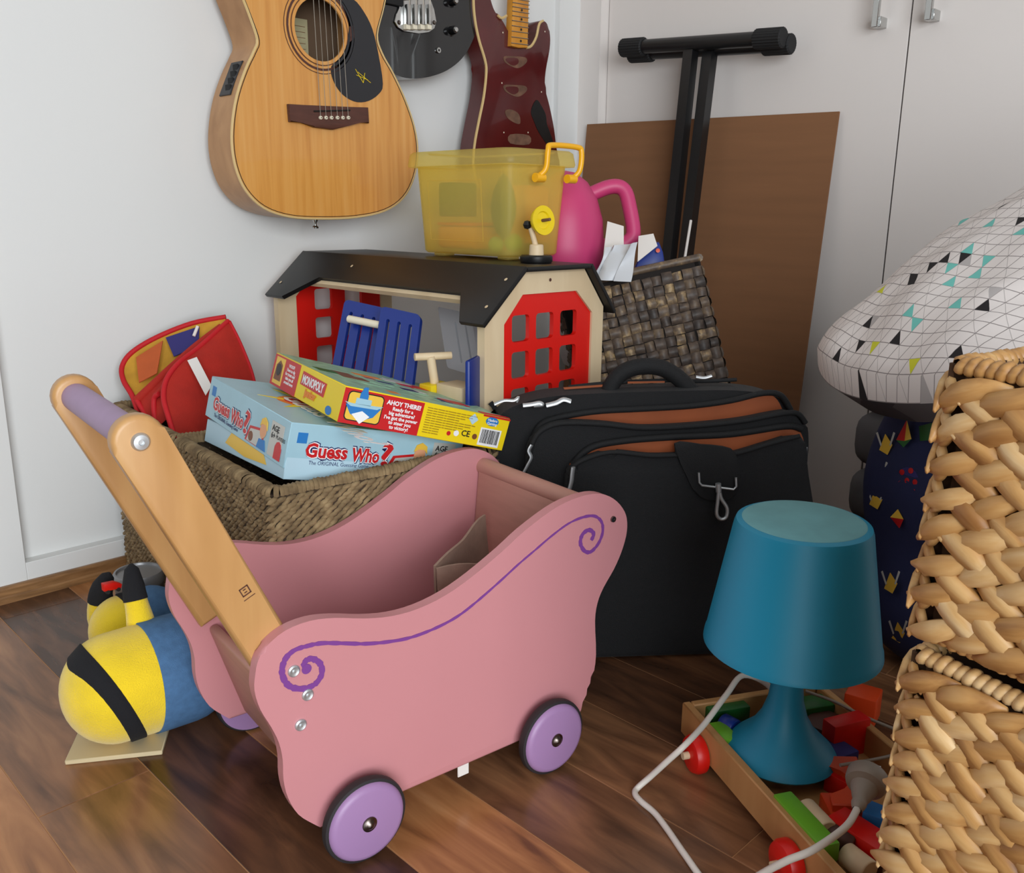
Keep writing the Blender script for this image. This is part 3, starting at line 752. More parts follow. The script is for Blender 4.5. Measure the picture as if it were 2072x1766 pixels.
binding(fl2, [(318, 866, 1.512), (312, 835, 1.51), (312, 806, 1.51), (322, 797, 1.505)])
p1_ = [(462, 649, 1.64), (403, 702, 1.58), (361, 735, 1.535), (337, 768, 1.51), (331, 804, 1.49), (340, 841, 1.475), (355, 890, 1.465)]
p2_ = [(464, 650, 1.64), (482, 685, 1.635), (498, 722, 1.63), (510, 755, 1.625), (518, 790, 1.615), (522, 830, 1.605), (524, 900, 1.60)]
fp = strip('front_panel', curve_px(p1_), curve_px(p2_), 'redcloth', rb, 8, .004, .016); binding(fp, p1_); binding(fp, p2_, .003)
sheet('care_label', bil(*[dp(*p)-RO for p in ((379, 729, 1.525), (398, 722, 1.53), (428, 780, 1.51), (416, 800, 1.50))], 4, 2), .001, 'paper', fp)
tube('snap', [dp(400, 660, 1.62)-RO, dp(392, 680, 1.615)-RO], .003, 'paper', bp_, 8)

# ================================================================== PLUSH STAND-INS AND THE BOARD UNDER THEM
bd = box('wooden_board', (-.05, -.035, 0), (.062, .04, .006), 'mdf', None, .001, 1)
tag(bd, 'small pale square board on the floor under the yellow cushion', 'board')
cbd = (fl(117, 1550)+fl(322, 1528))*.5; dv = fl(322, 1528)-fl(117, 1550); bd.rotation_euler = (0, 0, math.atan2(dv.y, dv.x)); bd.location = cbd + V((-dv.y, dv.x, 0)).normalized()*.035
def capsule_profile(r, l, n=10, flat=1.0):
    """half outline (radius, axial) of a soft capsule, left pole to right pole"""
    pr_ = [(r*math.sin(math.pi/2*k/n), -r*flat*math.cos(math.pi/2*k/n)) for k in range(n+1)]
    pr_ += [(r*1.02, l*.5)]
    pr_ += [(r*math.cos(math.pi/2*k/n), l+r*flat*math.sin(math.pi/2*k/n)) for k in range(n+1)]
    pr_[0] = (0, pr_[0][1]); pr_[-1] = (0, pr_[-1][1])
    return pr_
def bolster(org, axis, r, l, label, stubs, band_at, seed):
    """plain soft bolster: yellow plush, denim sleeve on one end, black ribbon round the other"""
    org = V(org); ax = V(axis).normalized()
    mx_ = MX.Translation(org) @ ax.to_track_quat('Z', 'Y').to_matrix().to_4x4()
    t = thing('plush_bolster', label, 'cushion', mx=mx_, group='yellow plush bolsters on the floor')
    lathe('body', capsule_profile(r, l, 12, .92), 'plush_yellow', t, 40, None, 180)
    # denim sleeve
    sl = [(r*1.028, l*.42), (r*1.045, l*.44), (r*1.05, l*.7)] + [((r*1.05)*math.cos(math.pi/2*k/8), l+(r*1.0)*math.sin(math.pi/2*k/8)) for k in range(9)]
    sl[-1] = (0, sl[-1][1]); lathe('denim_sleeve', sl, 'denim', t, 40, MX.Rotation(math.radians(0), 4, 'X'), 180)
    bm = bmesh.new(); seg = 48; rows = []
    for da in (-.011, -.009, .009, .011):
        row = []
        for k in range(seg):
            a = 2*math.pi*k/seg; z_ = band_at+da - .42*r*math.sin(a)
            zz = max(0.0, -z_/(.92*r)); rr = r*math.sqrt(max(0, 1-zz*zz)) + (.0022 if abs(da) < .01 else -.001)
            row.append(bm.verts.new((rr*math.cos(a), rr*math.sin(a), z_)))
        rows.append(row)
    for a_, b_ in zip(rows, rows[1:]):
        for k in range(seg): bm.faces.new((a_[k], a_[(k+1) % seg], b_[(k+1) % seg], b_[k]))
    finish('ribbon', bm, 'plush_black', t, True)
    inv = mx_.inverted()
    for pts, rads, cut in stubs:
        loc = [inv @ V(p) for p in pts]; sp_ = smooth_open(loc, 4); n = len(sp_)
        rr = [rads[min(len(rads)-1, int(i/(n-1)*(len(rads)-1)))]*(1-((i/(n-1)*(len(rads)-1)) % 1))+rads[min(len(rads)-1, int(i/(n-1)*(len(rads)-1))+1)]*((i/(n-1)*(len(rads)-1)) % 1) for i in range(n)]
        c_ = int(n*cut)
        tb = tube('soft_tab', sp_[:c_+1], rr[:c_+1], 'plush_yellow', t, 14)
        tip = sp_[c_:]; tube('tab_tip', tip, [x*1.08 for x in rr[c_:-1]]+[.002], 'plush_black', tb, 14)
    return t
PB = V((.366, 1.072, .073))
bolster(PB, (1, -.05, -.03), .069, .085, 'yellow plush bolster with denim end and black ribbon beside the pram', [
    ([dp(290, 1290, 1.17), dp(283, 1250, 1.17), dp(272, 1200, 1.17), dp(265, 1140, 1.17)], [.022, .018, .015, .013, .006], .55)], -.012, 3)
bolster((.452, 1.262, .054), (1, -.02, 0), .052, .040, 'second yellow plush bolster between the baskets and the nearer bolster', [
    ([dp(215, 1262, 1.36), dp(205, 1232, 1.35), dp(205, 1195, 1.34), dp(222, 1158, 1.34)], [.024, .022, .017, .014, .006], .5)], .03, 5)
kt = thing('toy_car', 'tiny red toy car lying on the plush bolsters', 'toy car', dp(222, 1186, 1.31))
prism('body', [V((-.010, -.006, -.004)), V((.014, -.006, -.006)), V((.016, -.006, .000)), V((.006, -.006, .006)), V((-.010, -.006, .007))], (0, .012, 0), 'red', kt, .0015, 2)
for x_ in (-.005, .010): cyl('wheel', (x_, -.0065, -.006), (x_, .0065, -.006), .003, 'tyre', kt, 12)
tn = thing('round_tin', 'round grey tin standing behind the plush bolsters by the basket', 'tin', (.524, 1.375, 0))  # plain drum shape standing in for the plush toy's goggles
lathe('can', [(0, .001), (.035, .001), (.037, .004), (.037, .078), (.035, .079)], 'greytin', tn, 40)
lathe('lid', [(.0385, .074), (.0385, .090), (.037, .0925), (.034, .0925), (.033, .089), (0, .089)], 'greytin', tn, 40)

# ================================================================== ACOUSTIC GUITAR
AY = 1.53
ag = thing('acoustic_guitar', 'natural spruce acoustic guitar with black pickguard hanging on the white wall', 'guitar', (1.01, 1.6, .64))
AO = V((1.01, 1.6, .64))
face_px = [(520, 80), (513, 105), (497, 140), (480, 190), (471, 240), (469, 290), (477, 340), (497, 385), (533, 420), (585, 438), (650, 442), (720, 439), (778, 426), (815, 400), (836, 360), (844, 310), (838, 260), (820, 205), (795, 150), (772, 108), (762, 70)]
fpts = [yp(x, y, AY)-AO for x, y in face_px]
fpts += [V((.145, AY-AO.y, .40)), V((.155, AY-AO.y, .45)), V((.14, AY-AO.y, .51)), V((.09, AY-AO.y, .545)), (V((.0, AY-AO.y, .55))), V((-.09, AY-AO.y, .545)), V((-.16, AY-AO.y, .50)), V((-.175, AY-AO.y, .44)), V((-.162, AY-AO.y, .385)), yp(503, 28, AY)-AO]
sm = smooth_closed(fpts, 4)
hc = (yp(587, 62, AY)+yp(702, 60, AY))*.5-AO; hr = .054
# sides
DEP = .088
bm = bmesh.new(); n = len(sm); cen = sum(sm, V())/n
a_ = [bm.verts.new(p) for p in sm]; b_ = [bm.verts.new(p+V((0, DEP-.0 if True else 0, 0))) for p in sm]
for i in range(n): bm.faces.new((a_[i], a_[(i+1) % n], b_[(i+1) % n], b_[i]))
bm.faces.new(b_)
sd = finish('body_sides', bm, 'maple_side', ag, angle=40)
# top with sound hole
flat2 = [(p.x, p.z) for p in sm]
holed('top', flat2, [circ(hc.x, hc.z, hr, 40)], (0, AY-AO.y+.001, 0), (1, 0, 0), (0, 0, 1), .003, 'spruce', ag)
tube('binding', [p+V((0, -.0005, 0)) for p in sm]+[sm[0]+V((0, -.0005, 0))], .0026, 'binding', ag, 6)
tube('binding_line', [p+(cen-p).normalized()*.0035+V((0, -.0022, 0)) for p in sm]+[sm[0]+(cen-sm[0]).normalized()*.0035+V((0, -.0022, 0))], .0008, 'pblack', ag, 4)
fy = AY-AO.y-.0022
def ring(name, r0, r1, m, yo):
    return holed(name, circ(hc.x, hc.z, r1, 44), [circ(hc.x, hc.z, r0, 44)], (0, yo, 0), (1, 0, 0), (0, 0, 1), .0008, m, ag)
ring('rosette_edge', hr, hr+.006, 'spruce', fy-.0003)
ring('rosette_line', hr+.0065, hr+.0078, 'rosewood', fy); ring('rosette', hr+.0125, hr+.0165, 'rosewood', fy); ring('rosette_line', hr+.021, hr+.0222, 'rosewood', fy)
hb = box('back_inside', (hc.x-.09, fy+.078, hc.z-.09), (hc.x+.09, fy+.08, hc.z+.09), 'holeback', ag)
lbl = box('maker_label', (hc.x-.038, fy+.0755, hc.z-.045), (hc.x+.022, fy+.077, hc.z+.03), 'labelpaper', ag)
for k in range(6): box('label_line', (hc.x-.034, fy+.0747, hc.z-.034+k*.010), (hc.x+.016, fy+.0754, hc.z-.0332+k*.010), 'pbrown', lbl)
# pickguard
pg_px = [(703, 45), (690, 10), (680, -5), (712, -2), (735, 25), (752, 60), (764, 110), (773, 170), (765, 190), (745, 204), (722, 207), (700, 198), (682, 180), (670, 155), (669, 135), (683, 120), (696, 95), (703, 70)]
pg = prism('pickguard', smooth_closed([yp(x, y, AY)-AO+V((0, -.003, 0)) for x, y in pg_px], 3), (0, .0015, 0), 'pickguard', ag)
for a, b2 in (((717, 140), (733, 168)), ((719, 152), (742, 162)), ((733, 168), (736, 148)), ((722, 146), (748, 168))):
    tube('signature', [yp(*a, AY)-AO+V((0, -.0034, 0)), yp(*b2, AY)-AO+V((0, -.0034, 0))], .0006, 'myellow', pg, 4)
# bridge, saddle, pins
br_px = [(578, 211), (605, 213), (700, 217), (739, 218), (741, 250), (720, 247), (700, 255), (668, 263), (630, 258), (605, 247), (581, 247), (580, 230)]
brg = prism('bridge', [yp(x, y, AY)-AO+V((0, -.011, 0)) for x, y in br_px], (0, .0095, 0), 'rosewood', ag, .002, 2)
s0, s1 = yp(628, 226, AY)-AO, yp(701, 224, AY)-AO
tube('saddle', [s0+V((0, -.012, 0)), s1+V((0, -.012, 0))], .0016, 'pblack', brg, 6)
for x_ in (641, 652, 663, 675, 686, 697):
    c = yp(x_, 239, AY)-AO; p_ = lathe('bridge_pin', [(0, .0155), (.003, .0150), (.0038, .0125), (.003, .0100)], 'ivory', brg, 12, MX.Translation(c) @ MX.Rotation(math.pi/2, 4, 'X'))
    lathe('pin_dot', [(0, .0162), (.0012, .0158)], 'pblack', p_, 8, MX.Translation(c) @ MX.Rotation(math.pi/2, 4, 'X'))
for k, x_ in enumerate((641, 652, 663, 675, 686, 697)):
    a = yp(x_, 238, AY)-AO+V((0, -.013, 0)); t_ = V((hc.x-.028+k*.011, fy-.014, .66))
    tube('string', [a, t_], .00055 if k else .0007, 'string', ag, 5)
# strap pin, side preamp
e0 = yp(655, 446, AY)-AO+V((0, .03, 0))
lathe('strap_pin', [(0, -.016), (.006, -.0155), (.0065, -.013), (.003, -.010), (.003, -.005), (.0055, -.001), (.0055, .003)], 'chrome', ag, 16, MX.Translation(e0))
pre = [dp(477, 120, 1.72), dp(494, 123, 1.72), dp(466, 195, 1.66), dp(444, 196, 1.70)]
iL = min(range(n), key=lambda i: (sm[i]-(yp(483, 190, AY)-AO)).length); iU = min(range(n), key=lambda i: (sm[i]-(yp(505, 122, AY)-AO)).length)
pa, pb = sm[iL], sm[iU]
nn = (pb-pa).cross(V((0, 1, 0))).normalized()
if nn.x > 0: nn = -nn
pm = prism('preamp_panel', [pa+V((0, .022, 0))+nn*.003, pb+V((0, .022, 0))+nn*.003, pb+V((0, .062, 0))+nn*.003, pa+V((0, .062, 0))+nn*.003], -nn*.008, 'pickguard', ag, .001, 1)
for k in range(4):
    c = pa*(1-(.2+.2*k))+pb*(.2+.2*k)+V((0, .036, 0))+nn*.003
    box('slider', (-.002, -.008, -.006), (.002, .008, .006), 'rubber', pm, .0008, 1, MX.Translation(c))
# neck and head above the picture
box('neck', (hc.x-.027, fy-.004, .50), (hc.x+.027, fy+.016, .98), 'maple_side', ag, .004, 2)
box('fretboard', (hc.x-.027, fy-.010, .485), (hc.x+.027, fy-.0035, .98), 'rosewood', ag)
box('headstock', (hc.x-.037, fy-.004, .98), (hc.x+.037, fy+.012, 1.15), 'rosewood', ag, .004, 2)
box('wall_hook', (hc.x-.012, fy+.010, 1.02), (hc.x+.012, WY+.014-AO.y, 1.05), 'blackmetal', ag, .002, 1)

# ================================================================== BLACK BASS GUITAR
BY = 1.575
bg = thing('electric_bass', 'glossy black electric bass with chrome bridge behind the acoustic guitar', 'guitar', (1.30, 1.6, .92))
BO = V((1.30, 1.6, .92))
bpx = [(752, 20), (760, 70), (772, 110), (788, 140), (808, 154), (835, 159), (870, 155), (905, 142), (935, 118), (955, 85), (968, 45)]
bpts = [yp(x, y, BY)-BO for x, y in bpx]
bpts += [V((.150, BY-BO.y, .19)), V((.12, BY-BO.y, .26)), V((.14, BY-BO.y, .34)), V((.10, BY-BO.y, .36)), V((.05, BY-BO.y, .28)), V((-.03, BY-BO.y, .28)), V((-.07, BY-BO.y, .40)), V((-.12, BY-BO.y, .42)), V((-.13, BY-BO.y, .30)), V((-.15, BY-BO.y, .20))]
prism('body', smooth_closed(bpts, 4), (0, .038, 0), 'gloss_black', bg, .006, 3)
q = lambda x, y, o=0: yp(x, y, BY)-BO+V((0, -o, 0))
brd = prism('bridge_plate', [q(x, y, .004) for x, y in ((807, 2), (868, -4), (876, 20), (881, 44), (877, 58), (866, 66), (845, 68), (815, 64), (803, 56), (796, 44), (800, 28), (806, 18))], (0, .0038, 0), 'chrome', bg, .0008, 1)
for x_ in (819, 833, 848, 862):
    box('saddle', (-.0055, -.012, -.021), (.0055, 0, .018), 'chrome', brd, .0015, 2, MX.Translation(q(x_, 30, .003)))
    cyl('saddle_spring', q(x_, 54, .006), q(x_, 22, .006), .0032, 'steel', brd, 8)
    box('string_anchor', (-.0055, -.010, -.005), (.0055, 0, .006), 'ivory', brd, .001, 1, MX.Translation(q(x_, 56, .003)))
    tube('string', [q(x_, 50, .014), V((q(x_, 50).x*.35+.0, BY-BO.y-.016, .75))], .0011, 'string', bg, 5)
for x_, y_ in ((805, 46), (876, 46)): lathe('plate_screw', [(0, .003), (.003, .0025), (.0045, 0)], 'darkmetal', brd, 14, MX.Translation(q(x_, y_, .004)) @ MX.Rotation(math.pi/2, 4, 'X'))
for x_, y_ in ((912, 4), (912, 62)):
    lathe('knob', [(0, .017), (.007, .0165), (.0085, .013), (.009, .001), (.012, 0)], 'gloss_black', bg, 24, MX.Translation(q(x_, y_)) @ MX.Rotation(math.pi/2, 4, 'X'))
    lathe('knob_cap', [(0, .020), (.0045, .0195), (.006, .0172)], 'chrome', bg, 18, MX.Translation(q(x_, y_)) @ MX.Rotation(math.pi/2, 4, 'X'))
lathe('jack_socket', [(.0018, .001), (.0024, .004), (.0055, .004), (.006, 0)], 'chrome', bg, 18, MX.Translation(q(886, 102)) @ MX.Rotation(math.pi/2, 4, 'X'))
box('pickup', (-.028, -.008, -.015), (.028, .002, .015), 'rubber', bg, .003, 2, MX.Translation(q(790, -6)))
box('neck', (-.022, BY-BO.y-.008, .26), (.022, BY-BO.y+.012, .80), 'maple_side', bg, .004, 2)
box('headstock', (-.04, BY-BO.y-.004, .80), (.04, BY-BO.y+.010, .98), 'gloss_black', bg, .006, 2)
box('wall_hook', (-.012, BY-BO.y+.008, .82), (.012, WY+.014-BO.y, .85), 'blackmetal', bg, .002, 1)

# ================================================================== RED ELECTRIC GUITAR BODY
RY = 1.572
rg = thing('electric_guitar', 'stripped dark red electric guitar body with amber maple neck near the corner', 'guitar', (1.57, 1.6, .68))
GO = V((1.57, 1.6, .68))
q = lambda x, y, o=0: yp(x, y, RY)-GO+V((0, -o, 0))
y0 = RY-GO.y
gp = [q(x, y) for x, y in ((955, 0), (958, 40), (966, 80), (978, 120), (981, 145), (976, 195), (966, 245), (957, 295))]
gp += [q(955, 340), q(965, 380), q(1000, 412), q(1050, 420), q(1100, 405), q(1130, 365), q(1132, 325)]
gp += [q(x, y) for x, y in ((1126, 300), (1121, 260), (1112, 215), (1103, 178), (1104, 145), (1112, 100), (1113, 72), (1108, 48), (1098, 41), (1090, 48), (1084, 75), (1074, 93), (1064, 98), (1056, 90), (1024, 60), (1016, 38), (1006, 30), (998, 16), (990, -8), (975, -40), (958, -36))]
gs_ = smooth_closed(gp, 3)
prism('body', gs_, (0, .042, 0), 'redwood', rg, .003, 2)
edge_l = smooth_open([q(x+2, y, .0016) for x, y in ((958, -36), (955, 0), (958, 40), (966, 80), (978, 120), (981, 145), (976, 195), (966, 245), (957, 295), (955, 340), (965, 380))], 4)
tube('binding', edge_l, .0032, 'binding', rg, 6)
tube('binding', smooth_open([q(x, y, .0016) for x, y in ((1098, 42), (1090, 49), (1084, 75), (1074, 93), (1064, 97))], 4), .003, 'binding', rg, 6)
tube('binding', smooth_open([q(x, y, .0016) for x, y in ((1024, 32), (1014, 37), (1006, 31))], 4), .003, 'binding', rg, 6)
# empty pickup cavities and control cavity: flat patches on the face, shade inside painted darker
def cavity(pts, m='rawwood', d=.0012):
    return prism('pickup_cavity', smooth_closed([q(x, y, .0008) for x, y in pts], 3), (0, d, 0), m, rg)
for dx, dy in ((0, 0), (0, 58)):
    cavity([(1020+dx, 114+dy), (1040+dx, 114+dy), (1062+dx, 116+dy), (1066+dx, 124+dy), (1058+dx, 133+dy), (1046+dx, 138+dy), (1030+dx, 132+dy), (1020+dx, 124+dy)])
    prism('cavity_shadow', smooth_closed([q(x, y, .0012) for x, y in ((1024+dx, 118+dy), (1046+dx, 118+dy), (1048+dx, 128+dy), (1038+dx, 133+dy), (1026+dx, 126+dy))], 3), (0, .001, 0), 'redwood', rg)
cavity([(1022, 224), (1036, 222), (1050, 232), (1052, 250), (1040, 248), (1026, 238)])
cavity([(1032, 272), (1070, 274), (1070, 292), (1032, 290)], 'rawwood')
prism('control_cavity', smooth_closed([q(x, y, .0009) for x, y in ((1086, 202), (1094, 212), (1104, 232), (1106, 250), (1114, 272), (1121, 296), (1110, 296), (1090, 268), (1080, 245), (1074, 228), (1078, 212))], 3), (0, .001, 0), 'black', rg)
for x_, y_ in ((1017, 66), (1102, 64), (1015, 168), (1095, 186), (1019, 268), (1068, 268)): lathe('screw_hole', [(0, .0012), (.0018, .001)], 'ivory', rg, 8, MX.Translation(q(x_, y_)) @ MX.Rotation(math.pi/2, 4, 'X'))
# neck
nk = [q(1030, -5, .012), q(1058, -5, .012), q(1060.5, 98, .012), q(1042, 98, .012), q(1027, 94, .012)]
upv = (q(1030, -5)-q(1027, 94)); nk[0] = nk[4]+upv*5.2+V((.006, 0, 0)); nk[1] = nk[2]+upv*5.2-V((.006, 0, 0))
nkp = prism('neck', nk, (0, .020, 0), 'fretboard', rg, .002, 2)
b0, b1 = q(1027, 94, .0125), q(1060.5, 98, .0125); u0 = (q(1030, -5, .0125)-q(1027, 94, .0125)); u0 = V((u0.x, 0, u0.z))
for k in range(16):
    f_ = 1.0-.9*(.943**k) - .1; f_ = (1-.943**k)*2.2+.06
    tube('fret', [b0+u0*f_, b1+u0*f_], .0011, 'string', nkp, 5)
for k in (0, 2, 4, 6):
    f_ = ((1-.943**k)+(1-.943**(k+1)))*1.1+.06; c = (b0+b1)*.5+u0*f_+V((.002, -.0008, 0))
    lathe('inlay_dot', [(0, .0006), (.0028, .0004)], 'pblack', nkp, 10, MX.Translation(c) @ MX.Rotation(math.pi/2, 4, 'X'))
hq = nk[0]+V((.02, .01, 0))
box('headstock', (-.04, 0, 0), (.05, .014, .17), 'fretboard', rg, .005, 2, MX.Translation(hq))
box('wall_hook', (-.012, .012, .01), (.012, WY+.014-GO.y-hq.y, .03), 'blackmetal', rg, .002, 1, MX.Translation(hq))

# ================================================================== CARDBOARD SHEET AND KEYBOARD STAND
cbo = thing('cardboard_sheet', 'large brown cardboard sheet leaning against the cupboard doors', 'cardboard', (1.77, 1.25, 0))
CO = V((1.77, 1.25, 0))
tl_, tr_ = xp(1190, 252, 1.8375), xp(1700, 226, 1.866)
dwn = V((-.085, 0, -.861)); kz = tl_.z/.861
bl_, br_ = tl_+dwn*kz, tr_+dwn*(tr_.z/.861)
ob = prism('board', [p-CO for p in (tl_, tr_, br_, bl_)], V((-.004, 0, .0004)), 'cardboard', cbo)
ks = thing('keyboard_stand', 'black folded keyboard stand leaning against the cupboard doors', 'stand', (1.62, 1.15, 0))
KO = V((1.62, 1.15, 0))
def leg_pair(ptop, pbot_px, X0, X1):
    a = xp(*ptop, X0); Xb = None
    # where the post passes the lower pixel with the same y
    b = xp(*pbot_px, X1); d = (b-a).normalized(); return a, a + d*((a.z-.03)/-d.z)
k1a, k1b = leg_pair((1399, 95), (1356, 500), 1.80, 1.735)
k2a, k2b = leg_pair((1437, 105), (1390, 500), 1.815, 1.75)
def sqtube(name, a, b, wd, m, parent):
    d = (b-a).normalized(); y_ = V((0, 1, 0)); s = (y_-d*y_.dot(d)).normalized(); n_ = d.cross(s)
    pts = [a+s*wd*.5+n_*wd*.5, a-s*wd*.5+n_*wd*.5, a-s*wd*.5-n_*wd*.5, a+s*wd*.5-n_*wd*.5]
    return prism(name, [p-KO for p in pts], b-a, m, parent, .002, 2)
sqtube('leg', k1a, k1b, .0245, 'blackmetal', ks); sqtube('leg', k2a, k2b, .0245, 'blackmetal', ks)
for (p, q_, X) in (((1262, 97), (1583, 76), 1.795), ((1279, 109), (1600, 89), 1.825)):
    a, b = xp(*p, X)-KO, xp(*q_, X)-KO; d = (b-a).normalized()
    arm = cyl('arm', a, b, .0155, 'blackmetal', ks, 20)
    for s0_, s1_ in ((a-d*.004, a+d*.062), (b+d*.004, b-d*.062)):
        bm = bmesh.new(); bm_tube(bm, [s0_, s0_+(s1_-s0_)*.04, s1_-(s1_-s0_)*.04, s1_], [.017, .0208, .0208, .018], 44)
        bm.verts.index_update()
        for v in bm.verts:
            if v.index % 2: v.co += (a+d*(v.co-a).dot(d)-v.co)*.055
        finish('grip', bm, 'rubber', arm, angle=20)
for kb, ka in ((k1b, k1a), (k2b, k2a)):
    c = kb-KO; ft = cyl('foot', c+V((0, -.2, -.005)), c+V((0, .2, -.005)), .0155, 'blackmetal', ks, 16)
    for s in (-.2, .2): cyl('foot_cap', c+V((0, s-.03, -.005)), c+V((0, s+.03, -.005)), .0195, 'rubber', ft, 16)
rod = tube('thin_rod', [dp(1398, 446, 1.95), dp(1386, 520, 1.93), dp(1372, 620, 1.91)], .003, 'paper', None, 8)
tag(rod, 'thin white rod standing beside the keyboard stand post', 'rod')

# ================================================================== TOY BARN
BY0, BY1 = .985, 1.592          # front gable, rear end
BX0, BX1 = .918, 1.186          # side walls
bz0 = .215
crate = thing('storage_crate', 'plain wooden crate under the toy barn', 'crate', (1.05, 1.3, 0))
box('body', (-.135, -.28, 0), (.135, .28, .205), 'cratewood', crate, .003, 1); box('top_board', (-.137, -.285, .205), (.137, .285, .2148), 'cratewood', crate, .002, 1)
barn = thing('toy_barn', 'wooden toy barn with black roof and red window panels', 'toy barn', (1.05, 1.29, bz0))
TO = V((1.05, 1.29, bz0))
gx = lambda x, y, Y: yp(x, y, Y)
shl, shr = gx(988, 653, BY0), gx(1221, 612, BY0); rl, rr_ = gx(1056, 551, BY0), gx(1182, 541, BY0)
zs, zr = (shl.z+shr.z)*.5, (rl.z+rr_.z)*.5
X0, X1, XR0, XR1 = BX0, shr.x, rl.x, rr_.x
# gable frame: outer gambrel minus inner gambrel opening, then red window panel set back
outer = [(X0, bz0), (X1, bz0), (X1, zs), (XR1, zr), (XR0, zr), (X0, zs)]
ix0, ix1 = gx(1019, 800, BY0).x, gx(1196, 700, BY0).x
inner = [(ix0, bz0+.02), (ix1, bz0+.02), (ix1, gx(1195, 632, BY0).z), (gx(1167, 588, BY0).x, gx(1167, 588, BY0).z), (gx(1058, 596, BY0).x, gx(1058, 596, BY0).z), (ix0, gx(1020, 657, BY0).z)]
def loc2(pts): return [(x-TO.x, z-TO.z) for x, z in pts]
for Y, dirn in ((BY0, 1), (BY1-.016, 1)):
    gf = holed('gable_frame', loc2(outer), [loc2(inner)], (0, Y-TO.y+.016, 0), (1, 0, 0), (0, 0, 1), .016, 'pale', barn)
    w0 = [gx(1041, 640, BY0), gx(1072, 632, BY0), gx(1090, 630, BY0), gx(1121, 625, BY0), gx(1139, 625, BY0), gx(1168, 622, BY0)]
    zt = [(gx(1055, 638, BY0).z, gx(1055, 692, BY0).z), (gx(1055, 712, BY0).z, gx(1055, 766, BY0).z), (gx(1055, 786, BY0).z, gx(1055, 838, BY0).z)]
    holes = []
    if Y > 1.2: w0 = [V((TO.x+q5, 0, 0)) for q5 in (-.045, -.008, .028, .065)]
    for a in ((0, 2, 4) if Y < 1.2 else (0, 2)):
        for zt0, zt1 in zt:
            holes.append([(x-TO.x, z-TO.z) for x, z in rrect(w0[a].x-.0015, zt1, w0[a+1].x+.0035, zt0, .006, 3)])
    inn2 = [(x+sx*.004, z+sz*.004) for (x, z), (sx, sz) in zip(inner, ((-1, -1), (1, -1), (1, 0), (1, 1), (-1, 1), (-1, 0)))]
    holed('window_panel', loc2(inn2), holes, (0, Y-TO.y+.012, 0), (1, 0, 0), (0, 0, 1), .008, 'red', barn)
# open long side: corner posts are the gables' frames; header and floor boards
ZT = zr
box('floor_board', (X0-TO.x+.002, BY0-TO.y+.016, .0), (X1-TO.x-.002, BY1-TO.y-.016, .012), 'pale', barn)
hz = gx(770, 575, 1.3).z
# roof: flat top and two slopes, cut away on the open side
th = .008; ov = .014
def slab(name, pts, off, parent=barn): return prism(name, [V(p)-TO for p in pts], off, 'black', parent, .0015, 2)
rt_ = slab('roof_top', [(XR0-.003, BY0-ov, zr), (XR1+.003, BY0-ov, zr), (XR1+.003, BY1+ov*.2, zr), (XR0-.003, BY1+ov*.2, zr)], (0, 0, th))
# front slope has flaps at both ends and a shallow band between (notched lower edge)
el = V((X0-.012, 0, zs-.012)); rlv = V((XR0, 0, zr+th*.4)); sdir = (el-rlv); nrm = V((-sdir.z, 0, sdir.x)).normalized()
if nrm.x > 0: nrm = -nrm
Lr = BY1-BY0+ov*1.2; fl_ = .085; dpt = .52
def sl(y, k): return rlv+sdir*k+V((0, y, 0))
ya, yb_ = BY0-ov, BY1+ov*.2
slab('roof_slope', [sl(ya, 0), sl(ya, 1), sl(ya+fl_*.62, 1), sl(ya+fl_*1.12, dpt), sl(yb_-fl_*1.5, dpt), sl(yb_-fl_*.75, 1.0), sl(yb_, 1), sl(yb_, 0)], nrm*th)
prism('header_beam', [sl(ya+fl_*.5, .42)-TO, sl(ya+fl_*.5, .60)-TO, sl(yb_-fl_*.5, .60)-TO, sl(yb_-fl_*.5, .42)-TO], -nrm*.010, 'pale', barn)
er = V((X1+.012, 0, zs-.012)); rrv = V((XR1, 0, zr+th*.4)); sd2 = er-rrv; n2 = V((sd2.z, 0, -sd2.x)).normalized()
if n2.x < 0: n2 = -n2
slab('roof_slope', [rrv+V((0, ya, 0)), er+V((0, ya, 0)), er+V((0, yb_, 0)), rrv+V((0, yb_, 0))], n2*th)
for yy, k in ((ya+.02, .25), (ya+.018, .72), (yb_-.02, .72), (yb_-.2, .25)):
    c = sl(yy, k)-TO+nrm*(th+.0004); lathe('screw', [(0, .0006), (.003, .0004)], 'pale', barn, 10, MX.Translation(c) @ nrm.to_track_quat('Z', 'Y').to_matrix().to_4x4())
lathe('screw', [(0, .0008), (.0028, .0006)], 'rosewood', barn, 10, MX.Translation(V((gx(1113, 566, BY0).x, BY0-.0002, gx(1113, 566, BY0).z))-TO) @ MX.Rotation(math.pi/2, 4, 'X'))
